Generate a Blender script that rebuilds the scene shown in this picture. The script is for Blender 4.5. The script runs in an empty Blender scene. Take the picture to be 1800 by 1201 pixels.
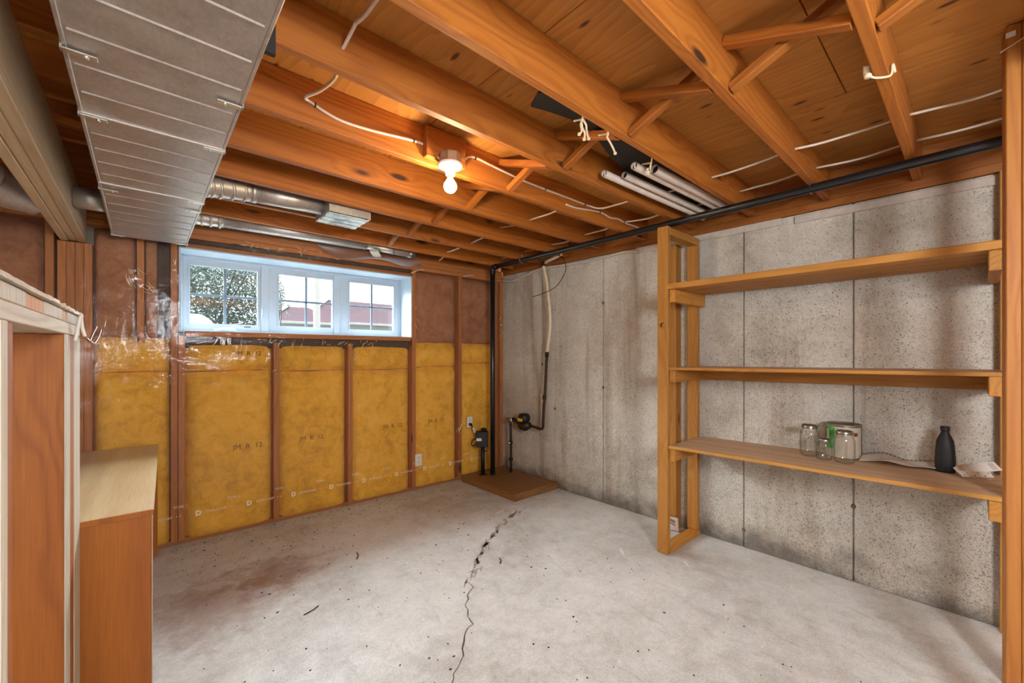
import bpy, bmesh, math, random
from mathutils import Vector, Matrix, noise as mnoise
random.seed(7)
C = bpy.context.scene.collection
sc = bpy.context.scene

# ------------------------------------------------------------------ camera, world, lights, exposure
F, CX, HY, CH = 728.0, 900.0, 622.0, 1.358
cam_d = bpy.data.cameras.new('camera'); cam = bpy.data.objects.new('camera', cam_d); C.objects.link(cam)
cam_d.sensor_width = 36.0; cam_d.lens = 36.0 * F / 1800.0
cam_d.shift_y = (HY - 600.5) / 1800.0; cam_d.clip_start = 0.02; cam_d.clip_end = 300
cam.location = (0, 0, CH)
UX, UY = 818.0, 728.0; UN = math.hypot(UX, UY)
cam.rotation_euler = (math.radians(90), 0, -math.atan2(UY / UN, UX / UN))
sc.camera = cam

wd = bpy.data.worlds.new('overcast_sky'); sc.world = wd; wd.use_nodes = True
bg = wd.node_tree.nodes['Background']
bg.inputs[0].default_value = (0.88, 0.95, 1.0, 1); bg.inputs[1].default_value = 2.2

def lamp(name, typ, loc, energy, color, size=0.1, rot=(0, 0, 0)):
    d = bpy.data.lights.new(name, typ); d.energy = energy; d.color = color
    if typ == 'SUN': d.angle = size
    else: d.shadow_soft_size = size
    o = bpy.data.objects.new(name, d); C.objects.link(o); o.location = loc; o.rotation_euler = rot
    return o
# bright hazy daylight coming down into the window from beyond the yard
lamp('hazy_sun', 'SUN', (0, 12, 12), 110.0, (0.90, 0.95, 1.0), math.radians(100), (math.radians(-36), 0, math.radians(0)))
# added fill lamps, unseen behind the camera, to brighten the basement
lamp('fill_lamp', 'POINT', (0.38, -1.1, 1.75), 148.0, (0.92, 0.96, 1.0), 0.30)
lamp('fill_lamp', 'POINT', (-1.1, -0.7, 1.35), 36.0, (0.95, 0.96, 1.0), 0.3)
BULB_POWER = 340.0
sc.view_settings.view_transform = 'Standard'; sc.view_settings.look = 'None'
sc.view_settings.exposure = 0.72; sc.view_settings.gamma = 1.0; sc.view_settings.use_curve_mapping = False
sc.cycles.max_bounces = 10; sc.cycles.diffuse_bounces = 6; sc.cycles.glossy_bounces = 5
sc.cycles.transparent_max_bounces = 24; sc.cycles.transmission_bounces = 6
sc.cycles.caustics_reflective = False; sc.cycles.caustics_refractive = False
sc.cycles.sample_clamp_indirect = 6.0

# ------------------------------------------------------------------ materials
def srgb(h):
    r = []
    for i in (0, 2, 4):
        v = int(h[i:i + 2], 16) / 255
        r.append(v / 12.92 if v <= .04045 else ((v + .055) / 1.055) ** 2.4)
    return (r[0], r[1], r[2], 1)

class NT:
    def __init__(s, name):
        s.m = bpy.data.materials.new(name); s.m.use_nodes = True
        s.t = s.m.node_tree; s.b = s.t.nodes['Principled BSDF']; s.out = s.t.nodes['Material Output']
    def n(s, typ, **kw):
        nd = s.t.nodes.new(typ)
        for k, v in kw.items():
            if k.startswith('_'): setattr(nd, k[1:], v)
        for k, v in kw.items():
            if not k.startswith('_'):
                key = int(k[1:]) if k[0] == 'i' and k[1:].isdigit() else k.replace('__', ' ')
                s.put(nd.inputs[key], v)
        return nd
    def put(s, sock, v):
        if hasattr(v, 'is_output') or isinstance(v, bpy.types.NodeSocket): s.t.links.new(v, sock)
        else: sock.default_value = v
    def math(s, op, a, b=0.0, c=0.0):
        nd = s.n('ShaderNodeMath', _operation=op); s.put(nd.inputs[0], a); s.put(nd.inputs[1], b); s.put(nd.inputs[2], c)
        return nd.outputs[0]
    def mapv(s, v, scale=(1, 1, 1), loc=(0, 0, 0), rot=(0, 0, 0)):
        nd = s.n('ShaderNodeMapping'); s.put(nd.inputs[0], v)
        nd.inputs[1].default_value = loc; nd.inputs[2].default_value = rot; nd.inputs[3].default_value = scale
        return nd.outputs[0]
    def noise(s, v, scale, detail=4, rough=.55, dist=0.0):
        nd = s.n('ShaderNodeTexNoise'); s.put(nd.inputs['Vector'], v)
        nd.inputs['Scale'].default_value = scale; nd.inputs['Detail'].default_value = detail
        nd.inputs['Roughness'].default_value = rough; nd.inputs['Distortion'].default_value = dist
        return nd.outputs[0]
    def vor(s, v, scale, rnd=1.0):
        nd = s.n('ShaderNodeTexVoronoi'); s.put(nd.inputs['Vector'], v)
        nd.inputs['Scale'].default_value = scale; nd.inputs['Randomness'].default_value = rnd
        return nd
    def ramp(s, f, stops, mode='LINEAR'):
        nd = s.n('ShaderNodeValToRGB'); s.put(nd.inputs[0], f); cr = nd.color_ramp; cr.interpolation = mode
        while len(cr.elements) < len(stops): cr.elements.new(.5)
        for e, (p, c) in zip(cr.elements, stops):
            e.position = p; e.color = c if len(c) == 4 else (*c, 1)
        return nd.outputs[0]
    def rng(s, f, a, b, c=0.0, d=1.0):
        nd = s.n('ShaderNodeMapRange'); s.put(nd.inputs[0], f)
        for i, v in enumerate((a, b, c, d)): nd.inputs[i + 1].default_value = v
        nd.clamp = True
        return nd.outputs[0]
    def mix(s, f, a, b, mode='MIX'):
        nd = s.n('ShaderNodeMix', _data_type='RGBA', _blend_type=mode)
        s.put(nd.inputs[0], f); s.put(nd.inputs[6], a); s.put(nd.inputs[7], b)
        return nd.outputs[2]
    def bump(s, h, strength=.3, dist=.01):
        nd = s.n('ShaderNodeBump'); nd.inputs['Strength'].default_value = strength; nd.inputs['Distance'].default_value = dist
        s.put(nd.inputs['Height'], h); s.t.links.new(nd.outputs[0], s.b.inputs['Normal'])
        return nd.outputs[0]
    def schlick(s, normal=None):
        lw = s.n('ShaderNodeLayerWeight'); lw.inputs[0].default_value = .5
        if normal is not None: s.t.links.new(normal, lw.inputs[1])
        return s.math('ADD', .04, s.math('MULTIPLY', .96, s.math('POWER', lw.outputs['Facing'], 5.0)))
    def set(s, **kw):
        for k, v in kw.items(): s.put(s.b.inputs[k.replace('__', ' ')], v)
        return s.m
    def obj(s): return s.n('ShaderNodeTexCoord').outputs['Object']
    def pos(s): return s.n('ShaderNodeNewGeometry').outputs['Position']
    def rand(s): return s.n('ShaderNodeObjectInfo').outputs['Random']

def warm(h, k):
    c = srgb(h); return (c[0], c[1] * (1 - .075 * k), c[2] * (1 - .5 * k), 1)
def wood(name, dark, mid, light, knot='3a1a0a', rough=.62, sat=1.0, knots=1.0, axis=0, ring=26.0, fine=.25):
    t = NT(name); r = t.rand()
    off = t.n('ShaderNodeCombineXYZ', X=t.math('MULTIPLY', r, 31.0), Y=t.math('MULTIPLY', r, 1.7), Z=t.math('MULTIPLY', r, 7.3)).outputs[0]
    v = t.n('ShaderNodeVectorMath', _operation='ADD', i0=t.obj(), i1=off).outputs[0]
    sl = [7.0, 7.0, 7.0]; sl[axis] = .9
    sk = [7.5, 7.5, 7.5]; sk[axis] = 2.3
    sf = [150.0, 150.0, 150.0]; sf[axis] = 5.0
    warp = t.noise(t.mapv(v, [x * .6 for x in sl]), 1.0, 2, .5)
    kv = t.vor(t.mapv(v, sk), 1.0)
    kd = kv.outputs['Distance']
    near = t.rng(kd, .0, .42, 1.0, 0.0)
    pv = t.mapv(v, sl)
    sp = t.n('ShaderNodeSeparateXYZ', i0=pv).outputs
    a, b = [i for i in range(3) if i != axis]
    rad = t.math('ADD', t.math('MULTIPLY', sp[a], 1.0), t.math('MULTIPLY', sp[b], .7))
    ph = t.math('ADD', t.math('ADD', rad, t.math('MULTIPLY', warp, 2.6)), t.math('MULTIPLY', near, .55 * knots))
    g = t.math('ADD', t.math('MULTIPLY', t.math('SINE', t.math('MULTIPLY', ph, ring * .9)), .5), .5)
    g = t.math('POWER', g, 1.8)
    lo = t.noise(t.mapv(v, [x * .35 for x in sl]), 1.0, 2, .5)
    fn = t.noise(t.mapv(v, sf), 1.0, 3, .6)
    val = t.math('ADD', t.math('MULTIPLY', g, .20), t.math('ADD', t.math('MULTIPLY', fn, fine + .22), t.math('MULTIPLY', lo, .35)))
    col = t.ramp(val, [(.18, warm(light, sat)), (.45, warm(mid, sat)), (.85, warm(dark, sat))])
    tone = t.rng(r, 0, 1, .82, 1.12)
    col = t.mix(1.0, col, t.n('ShaderNodeCombineColor', i0=tone, i1=tone, i2=tone).outputs[0], 'MULTIPLY')
    if knots > 0:
        pick = t.math('GREATER_THAN', t.n('ShaderNodeSeparateColor', i0=kv.outputs['Color']).outputs[0], 1.0 - .62 * knots)
        km = t.math('MULTIPLY', t.rng(kd, .09, .17, 1.0, 0.0), pick)
        col = t.mix(km, col, srgb(knot))
    t.bump(t.math('ADD', g, fn), .15, .003)
    return t.set(Base__Color=col, Roughness=rough)

M = {}
M['joist'] = wood('joist_lumber', '844418', 'a46228', 'b27030', '3c1c08', knots=1.0)
M['stud'] = wood('stud_lumber', 'a8703c', 'c08c50', 'cc9c60', '5a3018', knots=.9)
M['stud_red'] = wood('stud_lumber_dark', '985c38', 'b07048', 'bc8054', '4a2410', knots=.8)
M['beam'] = wood('beam_lumber', 'bc9c7c', 'd0b496', 'dcc4aa', '4a3020', knots=.5, sat=0.25)
M['platform'] = wood('platform_plywood', '6c4a30', '8a623e', '9a724c', '3c2010', knots=.4, sat=.6)
M['post'] = wood('post_lumber', '88501f', '9c642f', 'a67038', '4a2410', knots=.8)
M['partition'] = wood('partition_lumber', '7c421c', '985a2a', 'a86a36', '401c08', knots=.7, sat=1.5)
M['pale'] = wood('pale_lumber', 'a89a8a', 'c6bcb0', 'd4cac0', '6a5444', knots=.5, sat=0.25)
M['shelf'] = wood('shelf_lumber', '98622f', 'b47e44', 'c08c50', '5a3018', knots=.9)
M['shelfboard'] = wood('shelf_board_face', 'a4866c', 'bc9c82', 'c8aa90', knots=0, ring=8, fine=.5, axis=0, sat=0.25)
M['deskside'] = wood('desk_veneer', '8c4e1a', 'a66424', 'b0702e', knots=0, ring=7, axis=2, rough=.42, fine=.4)
M['desktop'] = wood('desk_top_veneer', 'c4a47c', 'dec8a4', 'e8d6b6', knots=0, ring=7, axis=1, rough=.3, fine=.4, sat=0.25)

def plain(name, col, rough=.5, metal=0.0, spec=.45, bumps=0, var=0.12, scale=30):
    t = NT(name); c = srgb(col)
    nz = t.noise(t.obj(), scale, 3)
    d = tuple(x * (1 - var) for x in c[:3]) + (1,); l = tuple(min(1, x * (1 + var)) for x in c[:3]) + (1,)
    cc = t.ramp(nz, [(.3, d), (.7, l)])
    if bumps: t.bump(nz, bumps, .004)
    t.b.inputs['Specular IOR Level'].default_value = spec
    return t.set(Base__Color=cc, Roughness=rough, Metallic=metal)

M['white'] = plain('white_vinyl', 'aeb9c2', .42, var=.03)
M['muntin'] = plain('grey_muntin', '6c7c88', .5, var=.03)
M['whiteplastic'] = plain('white_plastic', 'e0dcd4', .4, var=.03)
M['porcelain'] = plain('porcelain', 'e2dccb', .25, var=.02)
M['black'] = plain('black_abs', '16171a', .28, var=.2, spec=.6)
M['blackmatte'] = plain('black_rubber', '12100f', .55, var=.25)
M['darkpipe'] = plain('tarnished_pipe', '2a211c', .5, .3, var=.3)
M['brass'] = plain('tarnished_brass', '3e2c20', .42, .6, var=.35)
M['chrome'] = plain('bright_metal', 'd2cec6', .3, .9, var=.1)
M['cable'] = plain('cable_sheath', 'd8c8b6', .45, var=.05)
M['cream'] = plain('cream_pipe', 'd8c8a8', .4, var=.06)
M['tube'] = plain('tube_plastic', 'dccdbf', .4, var=.06)
M['string'] = plain('cotton_string', 'd8c4a4', .9, var=.15, scale=300)
M['yellow'] = plain('yellow_label', 'd8b020', .5, var=.05)
M['paper'] = plain('white_card', 'd8d4cc', .7, var=.04)
M['slot'] = plain('dark_slot', '1c1814', .6, var=.1)
M['fill'] = plain('foam_gasket', 'c0b4a8', .85, var=.1, bumps=.3)
M['copper'] = plain('bare_wire', 'a07850', .4, .8)
M['greenlabel'] = plain('green_label', '3f9a3a', .5, var=.1)
M['brown'] = plain('brown_trim', '6a3818', .45, var=.1)
M['band'] = plain('jar_screw_band', '8a8278', .32, .85, var=.15)
M['greybox'] = plain('steel_box', '9a8a72', .45, .6, var=.15)
M['tie'] = plain('rusty_tie', '6a5646', .9, var=.3)
M['crackdark'] = plain('crack_fill', 'a29a90', .95, var=.2)
M['dirt'] = plain('floor_debris', '2c221a', .9, var=.4)
M['paint'] = plain('spilled_plaster', 'e4e0da', .8, var=.06)
M['ink'] = plain('black_ink', '7a5a1c', .8, var=.2)
M['whiteink'] = plain('white_ink', 'f2e4c4', .7, var=.05)

# galvanised sheet metal
t = NT('galvanised_steel'); v = t.obj()
vo = t.vor(t.mapv(v, (130, 60, 60)), 1.0); nz = t.noise(v, 9, 5)
sp = t.n('ShaderNodeSeparateColor', i0=vo.outputs['Color']).outputs[0]
f = t.math('ADD', t.math('MULTIPLY', sp, .2), t.math('MULTIPLY', nz, .8))
M['galv'] = t.set(Base__Color=t.ramp(f, [(.25, srgb('a8a098')), (.75, srgb('cac2ba'))]), Metallic=.7, Roughness=t.rng(f, .2, .8, .34, .5))
t.bump(nz, .08, .01)
M['foil'] = plain('bright_foil', '8e8a84', .3, .9, bumps=.6, scale=40)

# concrete
def concrete(name, base, dark, light, floor=False):
    t = NT(name); p = t.pos()
    big = t.noise(p, 1.1, 5, .6, .4); mid = t.noise(p, 7, 7, .7, .3); fine = t.noise(p, 120, 4, .75)
    val = t.math('ADD', t.math('MULTIPLY', big, .5), t.math('ADD', t.math('MULTIPLY', mid, .35), t.math('MULTIPLY', fine, .15)))
    col = t.ramp(val, [(.36, srgb(dark)), (.5, srgb(base)), (.64, srgb(light))])
    gr = t.rng(t.math('ADD', t.math('MULTIPLY', fine, .6), t.math('MULTIPLY', t.noise(p, 34, 5, .7), .4)), .3, .7, .72, 1.16)
    col = t.mix(1.0, col, t.n('ShaderNodeCombineColor', i0=gr, i1=gr, i2=gr).outputs[0], 'MULTIPLY')
    if floor:
        pit = t.rng(t.vor(p, 38).outputs['Distance'], .06, .13, 1, 0)
        sel = t.rng(t.noise(p, 2.2, 3), .52, .62, 0, 1)
        col = t.mix(t.math('MULTIPLY', t.math('MULTIPLY', pit, sel), .55), col, srgb('4a4038'))
        scr = t.noise(t.mapv(p, (11, 5, 1), rot=(0, 0, .6)), 1, 4, .7, .8)
        col = t.mix(t.rng(scr, .56, .74, 0, .32), col, srgb('857a6e'))
        scr2 = t.noise(t.mapv(p, (4, 9, 1), rot=(0, 0, .3)), 1, 4, .7, .8)
        col = t.mix(t.rng(scr2, .56, .72, 0, .3), col, srgb('cfc8be'))
        # rusty stains at two places on the slab
        for (sx, sy, rr) in ((.30, 2.72, .42), (.62, 2.9, .3)):
            dv = t.n('ShaderNodeVectorMath', _operation='DISTANCE', i0=p, i1=(sx, sy, 0)).outputs['Value']
            dd = t.math('ADD', dv, t.math('MULTIPLY', t.math('SUBTRACT', mid, .5), .7))
            col = t.mix(t.rng(dd, rr * .3, rr, .5, 0), col, srgb('8a5a3a'))
        hgt = t.math('ADD', t.math('MULTIPLY', mid, .7), fine)
        t.bump(hgt, .12, .004)
        return t.set(Base__Color=col, Roughness=t.rng(big, .3, .7, .42, .7))
    z = t.n('ShaderNodeSeparateXYZ', i0=p).outputs[2]
    streak = t.noise(t.mapv(p, (5, 5, .35)), 1, 5, .6, .3)
    col = t.mix(t.rng(streak, .54, .70, 0, .6), col, srgb('8a6f50'))
    col = t.mix(t.rng(t.noise(t.mapv(p, (3, 3, .8), loc=(4, 2, 1)), 1, 5, .6), .54, .68, 0, .6), col, srgb('c2b9ac'))
    wv = t.n('ShaderNodeTexNoise', Vector=p); wv.inputs['Scale'].default_value = 70; wv.inputs['Detail'].default_value = 3
    wp_ = t.n('ShaderNodeVectorMath', _operation='MULTIPLY_ADD', i0=wv.outputs[1], i1=(.03, .03, .03), i2=p).outputs[0]
    lo = t.rng(z, .2, 2.0, .85, .25)
    area = t.math('MULTIPLY', t.rng(t.noise(p, 2.6, 4), .3, .7, .15, 1.5), lo)
    pit = None
    for sc_, lim, k_ in ((60, .26, .28), (105, .36, .85), (170, .36, .7)):
        pd = t.vor(t.mapv(wp_, (1, 1, .75)), sc_)
        pick = t.n('ShaderNodeSeparateColor', i0=pd.outputs['Color']).outputs[0]
        on = t.math('LESS_THAN', pick, t.math('MULTIPLY', area, k_))
        q = t.math('MULTIPLY', t.rng(pd.outputs['Distance'], lim * .5, lim, 1, 0), on)
        pit = q if pit is None else t.math('MAXIMUM', pit, q)
    col = t.mix(t.math('MULTIPLY', pit, .72), col, srgb('584e44'))
    # damp grime along the foot of the wall
    gz = t.math('ADD', z, t.math('MULTIPLY', t.math('SUBTRACT', t.noise(p, 4, 5), .5), .5))
    col = t.mix(t.rng(gz, .0, .16, .75, 0), col, srgb('4e463e'))
    t.bump(t.math('SUBTRACT', t.math('ADD', t.math('MULTIPLY', mid, .5), t.math('MULTIPLY', fine, .4)), pit), .5, .006)
    return t.set(Base__Color=col, Roughness=.9)
M['conc'] = concrete('wall_concrete', 'c4bcae', '988f80', 'd8d2c6')
M['floor'] = concrete('floor_concrete', 'd0cec9', 'aca69d', 'e4e2de', True)
M['bareconc'] = plain('plain_concrete', '8e8578', .9, var=.15, scale=3)

# plywood deck, face grain along world y
t = NT('plywood_sheathing'); v = t.n('ShaderNodeVectorMath', _operation='ADD', i0=t.pos(), i1=t.n('ShaderNodeCombineXYZ', X=t.math('MULTIPLY', t.rand(), 9), Y=t.math('MULTIPLY', t.rand(), 5), Z=0.0).outputs[0]).outputs[0]
wrp = t.noise(t.mapv(v, (2.2, .5, 1)), 1, 3, .5)
g = t.math('FRACT', t.math('MULTIPLY', t.math('ADD', t.math('MULTIPLY', t.n('ShaderNodeSeparateXYZ', i0=v).outputs[0], 1.0), t.math('MULTIPLY', wrp, .9)), 16))
fn = t.noise(t.mapv(v, (90, 4, 1)), 1, 4, .65)
col = t.ramp(t.math('ADD', t.math('MULTIPLY', g, .28), t.math('MULTIPLY', fn, .65)), [(.15, warm('c08850', 1)), (.5, warm('ae7642', 1)), (.85, warm('905c2e', 1))])
kv = t.vor(t.mapv(v, (16, 5.5, 1)), 1.0); kp = t.math('GREATER_THAN', t.n('ShaderNodeSeparateColor', i0=kv.outputs['Color']).outputs[1], .5)
col = t.mix(t.math('MULTIPLY', t.rng(kv.outputs['Distance'], .10, .20, 1, 0), kp), col, srgb('4c2812'))
col = t.mix(t.rng(t.noise(v, 1.5, 3), .5, .7, 0, .35), col, srgb('784618'))
M['ply'] = t.set(Base__Color=col, Roughness=.65)

# insulation
def fibre(name, base, dark, light, sc_=11):
    t = NT(name); p = t.pos()
    a = t.noise(p, sc_, 6, .65, .6); b = t.noise(p, 60, 3, .7); c_ = t.noise(p, 1.6, 3)
    f = t.math('ADD', t.math('MULTIPLY', a, .55), t.math('ADD', t.math('MULTIPLY', b, .15), t.math('MULTIPLY', c_, .3)))
    t.bump(t.math('ADD', a, t.math('MULTIPLY', b, .3)), .5, .02)
    return t.set(Base__Color=t.ramp(f, [(.36, srgb(dark)), (.5, srgb(base)), (.64, srgb(light))]), Roughness=.95)
M['yellowbatt'] = fibre('yellow_fibreglass', 'eab034', 'c8922a', 'f8c052')
M['pinkbatt'] = fibre('brown_fibreglass', 'a06c4c', '84543a', 'ae7c5a')
M['dark'] = plain('dark_board', '4a3c34', .9, var=.2)  # even dark tone for the header band, sill gap and empty bay

# clear polyethylene film
t = NT('clear_polyethylene'); p = t.pos()
h1 = t.noise(p, 5, 5, .6, 1.0); h2 = t.noise(t.mapv(p, (26, 26, 9)), 1, 4, .6, .8)
bp = t.bump(t.math('ADD', h1, t.math('MULTIPLY', h2, .3)), .22, .03)
tr = t.n('ShaderNodeBsdfTransparent', Color=(.985, .975, .955, 1)); gl = t.n('ShaderNodeBsdfGlossy', Color=(1, 1, 1, 1), Roughness=.06)
t.t.links.new(bp, gl.inputs['Normal'])
df = t.n('ShaderNodeBsdfDiffuse', Color=(.6, .55, .48, 1))
fr = t.schlick(bp)
m0 = t.n('ShaderNodeMixShader', i0=.025, i1=tr.outputs[0], i2=df.outputs[0])
m1 = t.n('ShaderNodeMixShader', i0=t.math('MULTIPLY', fr, .55), i1=m0.outputs[0], i2=gl.outputs[0])
t.t.links.new(m1.outputs[0], t.out.inputs[0]); M['poly'] = t.m
def thin_glass(name, tint, refl=1.0, rough=.02, haze=0.0):
    t = NT(name)
    tr = t.n('ShaderNodeBsdfTransparent', Color=(*tint, 1)); gl = t.n('ShaderNodeBsdfGlossy', Color=(1, 1, 1, 1), Roughness=rough)
    fr = t.schlick()
    base = tr.outputs[0]
    if haze:
        df = t.n('ShaderNodeBsdfTranslucent', Color=(.9, .92, .92, 1))
        base = t.n('ShaderNodeMixShader', i0=haze, i1=tr.outputs[0], i2=df.outputs[0]).outputs[0]
    m1 = t.n('ShaderNodeMixShader', i0=t.math('MULTIPLY', fr, refl), i1=base, i2=gl.outputs[0])
    t.t.links.new(m1.outputs[0], t.out.inputs[0]); return t.m
M['glass'] = thin_glass('window_glass', (.95, .97, .97))
t = NT('jar_glass')
lw_ = t.n('ShaderNodeLayerWeight'); lw_.inputs[0].default_value = .5
tr = t.n('ShaderNodeBsdfTransparent', Color=t.ramp(lw_.outputs['Facing'], [(.35, (.95, .96, .955)), (.97, (.42, .45, .44))])); gl = t.n('ShaderNodeBsdfGlossy', Color=(1, 1, 1, 1), Roughness=.04)
m1 = t.n('ShaderNodeMixShader', i0=t.math('MULTIPLY', t.schlick(), 1.3), i1=tr.outputs[0], i2=gl.outputs[0])
t.t.links.new(m1.outputs[0], t.out.inputs[0]); M['jar'] = t.m
M['filmwhite'] = thin_glass('milky_film', (.8, .8, .78), 1.0, .2, .35)
t = NT('lit_bulb_glass')
em = t.n('ShaderNodeEmission', Color=(1.0, .75, .46, 1), Strength=BULB_POWER)
t.t.links.new(em.outputs[0], t.out.inputs[0]); M['bulb'] = t.m
# outdoors
M['roof'] = plain('asphalt_shingle', '382f32', .9, var=.25, spec=0, scale=60)
M['siding'] = plain('pale_siding', '8c8c8c', .8, var=.05, spec=0)
M['leaf'] = plain('shrub_leaf', '4a5c50', .9, var=.35, spec=0, scale=8)
t = NT('shrub_leaf_translucent')
lc_ = t.ramp(t.noise(t.pos(), 9, 3), [(.35, (.022, .034, .029, 1)), (.65, (.06, .078, .068, 1))])
m_ = t.n('ShaderNodeMixShader', i0=.55, i1=t.n('ShaderNodeBsdfDiffuse', Color=lc_).outputs[0], i2=t.n('ShaderNodeBsdfTranslucent', Color=lc_).outputs[0])
t.t.links.new(m_.outputs[0], t.out.inputs[0]); M['leaf'] = t.m
M['leaf2'] = plain('shrub_leaf_pale', '8a9a86', .5, var=.2, scale=8)
M['grass'] = plain('dry_grass', '4c4e46', .9, var=.2, spec=0, scale=6)
M['lawn'] = plain('lawn_ground', '42443e', .95, spec=0, var=.2, scale=4)

# ------------------------------------------------------------------ building helpers
WM = {}
def link(name, me, mat, parent=None, M4=None):
    o = bpy.data.objects.new(name, me); C.objects.link(o)
    if mat is not None and me is not None and not me.materials: me.materials.append(mat)
    M4 = M4 or Matrix.Identity(4); WM[o] = M4
    if parent is not None:
        o.parent = parent; o.matrix_parent_inverse = WM[parent].inverted()
    o.matrix_basis = M4
    return o
def empty(name, loc, label=None, cat=None, group=None, kind=None):
    o = link(name, None, None, None, Matrix.Translation(Vector(loc))); tag(o, label, cat, group, kind); return o
def tag(o, label=None, cat=None, group=None, kind=None):
    if label: o['label'] = label
    if cat: o['category'] = cat
    if group: o['group'] = group
    if kind: o['kind'] = kind
    return o
def done(bm, name, smooth=False):
    bmesh.ops.recalc_face_normals(bm, faces=bm.faces)
    me = bpy.data.meshes.new(name); bm.to_mesh(me); bm.free()
    if smooth:
        for p in me.polygons: p.use_smooth = True
    return me
def box_me(name, sx, sy, sz, bev=.002):
    bm = bmesh.new(); bmesh.ops.create_cube(bm, size=1)
    for v in bm.verts: v.co = Vector((v.co.x * sx, v.co.y * sy, v.co.z * sz))
    b = min(bev, .3 * min(sx, sy, sz))
    if b > 0: bmesh.ops.bevel(bm, geom=bm.edges[:], offset=b, segments=1, affect='EDGES')
    return done(bm, name)
def frame(o, x, z):
    x = Vector(x).normalized(); z = Vector(z); z = (z - x * z.dot(x)).normalized(); y = z.cross(x)
    m = Matrix((x, y, z)).transposed().to_4x4(); m.translation = Vector(o); return m
def box(name, mat, c, size, parent=None, x=(1, 0, 0), z=(0, 0, 1), bev=.002):
    return link(name, box_me(name, *size, bev), mat, parent, frame(c, x, z))
def aabb(name, mat, lo, hi, parent=None, bev=.002):
    lo, hi = Vector(lo), Vector(hi); return box(name, mat, (lo + hi) / 2, hi - lo, parent, bev=bev)
def board(name, mat, p0, p1, w, th, up, parent=None, bev=.002):
    """length p0->p1, w across, th along up; local x is the grain"""
    p0, p1 = Vector(p0), Vector(p1); d = p1 - p0
    return link(name, box_me(name, d.length, w, th, bev), mat, parent, frame((p0 + p1) / 2, d, up))
def spline(pts, k=6):
    pts = [Vector(p) for p in pts]
    if len(pts) < 3: return pts
    out = []
    P = [pts[0] * 2 - pts[1]] + pts + [pts[-1] * 2 - pts[-2]]
    for i in range(1, len(P) - 2):
        a, b, c, d = P[i - 1:i + 3]
        for j in range(k):
            s = j / k
            out.append(.5 * ((2 * b) + (c - a) * s + (2 * a - 5 * b + 4 * c - d) * s * s + (3 * b - a - 3 * c + d) * s ** 3))
    out.append(pts[-1]); return out
def tube_bm(bm, pts, r, seg=10, cap=True):
    rs = r if isinstance(r, (list, tuple)) else [r] * len(pts)
    prev = None; rings = []; n = len(pts); nrm = None
    for i, p in enumerate(pts):
        t = (pts[min(i + 1, n - 1)] - pts[max(i - 1, 0)])
        t = t.normalized() if t.length > 1e-9 else Vector((0, 0, 1))
        if nrm is None:
            nrm = t.orthogonal().normalized()
        else:
            nrm = (nrm - t * nrm.dot(t)); nrm = nrm.normalized() if nrm.length > 1e-6 else t.orthogonal().normalized()
        bn = t.cross(nrm)
        rings.append([bm.verts.new(p + (nrm * math.cos(a) + bn * math.sin(a)) * rs[i]) for a in [2 * math.pi * k / seg for k in range(seg)]])
    for a, b in zip(rings, rings[1:]):
        for k in range(seg): bm.faces.new((a[k], a[(k + 1) % seg], b[(k + 1) % seg], b[k]))
    if cap: bm.faces.new(rings[0][::-1]); bm.faces.new(rings[-1])
def tube(name, mat, pts, r, parent=None, seg=10, smooth=True, k=6, cap=True):
    pts = [Vector(p) for p in pts]
    if k and not isinstance(r, (list, tuple)): pts = spline(pts, k)
    o0 = pts[0].copy(); bm = bmesh.new(); tube_bm(bm, [p - o0 for p in pts], r, seg, cap)
    return link(name, done(bm, name, smooth), mat, parent, Matrix.Translation(o0))
def lathe(name, mat, prof, loc, parent=None, seg=24, smooth=True, closed=False, axis=None):
    bm = bmesh.new(); rings = []
    for r, z in prof:
        if r < 1e-6: rings.append([bm.verts.new((0, 0, z))])
        else: rings.append([bm.verts.new((r * math.cos(2 * math.pi * k / seg), r * math.sin(2 * math.pi * k / seg), z)) for k in range(seg)])
    for a, b in zip(rings, rings[1:]):
        for k in range(seg):
            q = [a[k % len(a)], a[(k + 1) % len(a)], b[(k + 1) % len(b)], b[k % len(b)]]
            u = []
            for vv in q:
                if vv not in u: u.append(vv)
            if len(u) > 2: bm.faces.new(u)
    m4 = Matrix.Translation(Vector(loc)) if axis is None else frame(loc, Vector(axis).orthogonal(), axis)
    return link(name, done(bm, name, smooth), mat, parent, m4)
def grid_me(name, fn, nu, nv, smooth=True, thick=0.0):
    bm = bmesh.new(); vs = [[bm.verts.new(fn(i / nu, j / nv)) for i in range(nu + 1)] for j in range(nv + 1)]
    for j in range(nv):
        for i in range(nu): bm.faces.new((vs[j][i], vs[j][i + 1], vs[j + 1][i + 1], vs[j + 1][i]))
    if thick:
        bmesh.ops.recalc_face_normals(bm, faces=bm.faces); bmesh.ops.solidify(bm, geom=bm.faces[:], thickness=thick)
    return done(bm, name, smooth)
def text(name, body, mat, size, M4, parent, ext=.0004, bold=0.0):
    cu = bpy.data.curves.new(name, 'FONT'); cu.body = body; cu.size = size; cu.extrude = ext; cu.resolution_u = 2; cu.offset = bold
    cu.align_x = 'CENTER'; cu.align_y = 'CENTER'
    tmp = bpy.data.objects.new('tmp', cu); C.objects.link(tmp)
    bpy.context.view_layer.update()
    me = bpy.data.meshes.new_from_object(tmp.evaluated_get(bpy.context.evaluated_depsgraph_get()))
    bpy.data.objects.remove(tmp); me.materials.clear()
    return link(name, me, mat, parent, M4)
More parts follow.
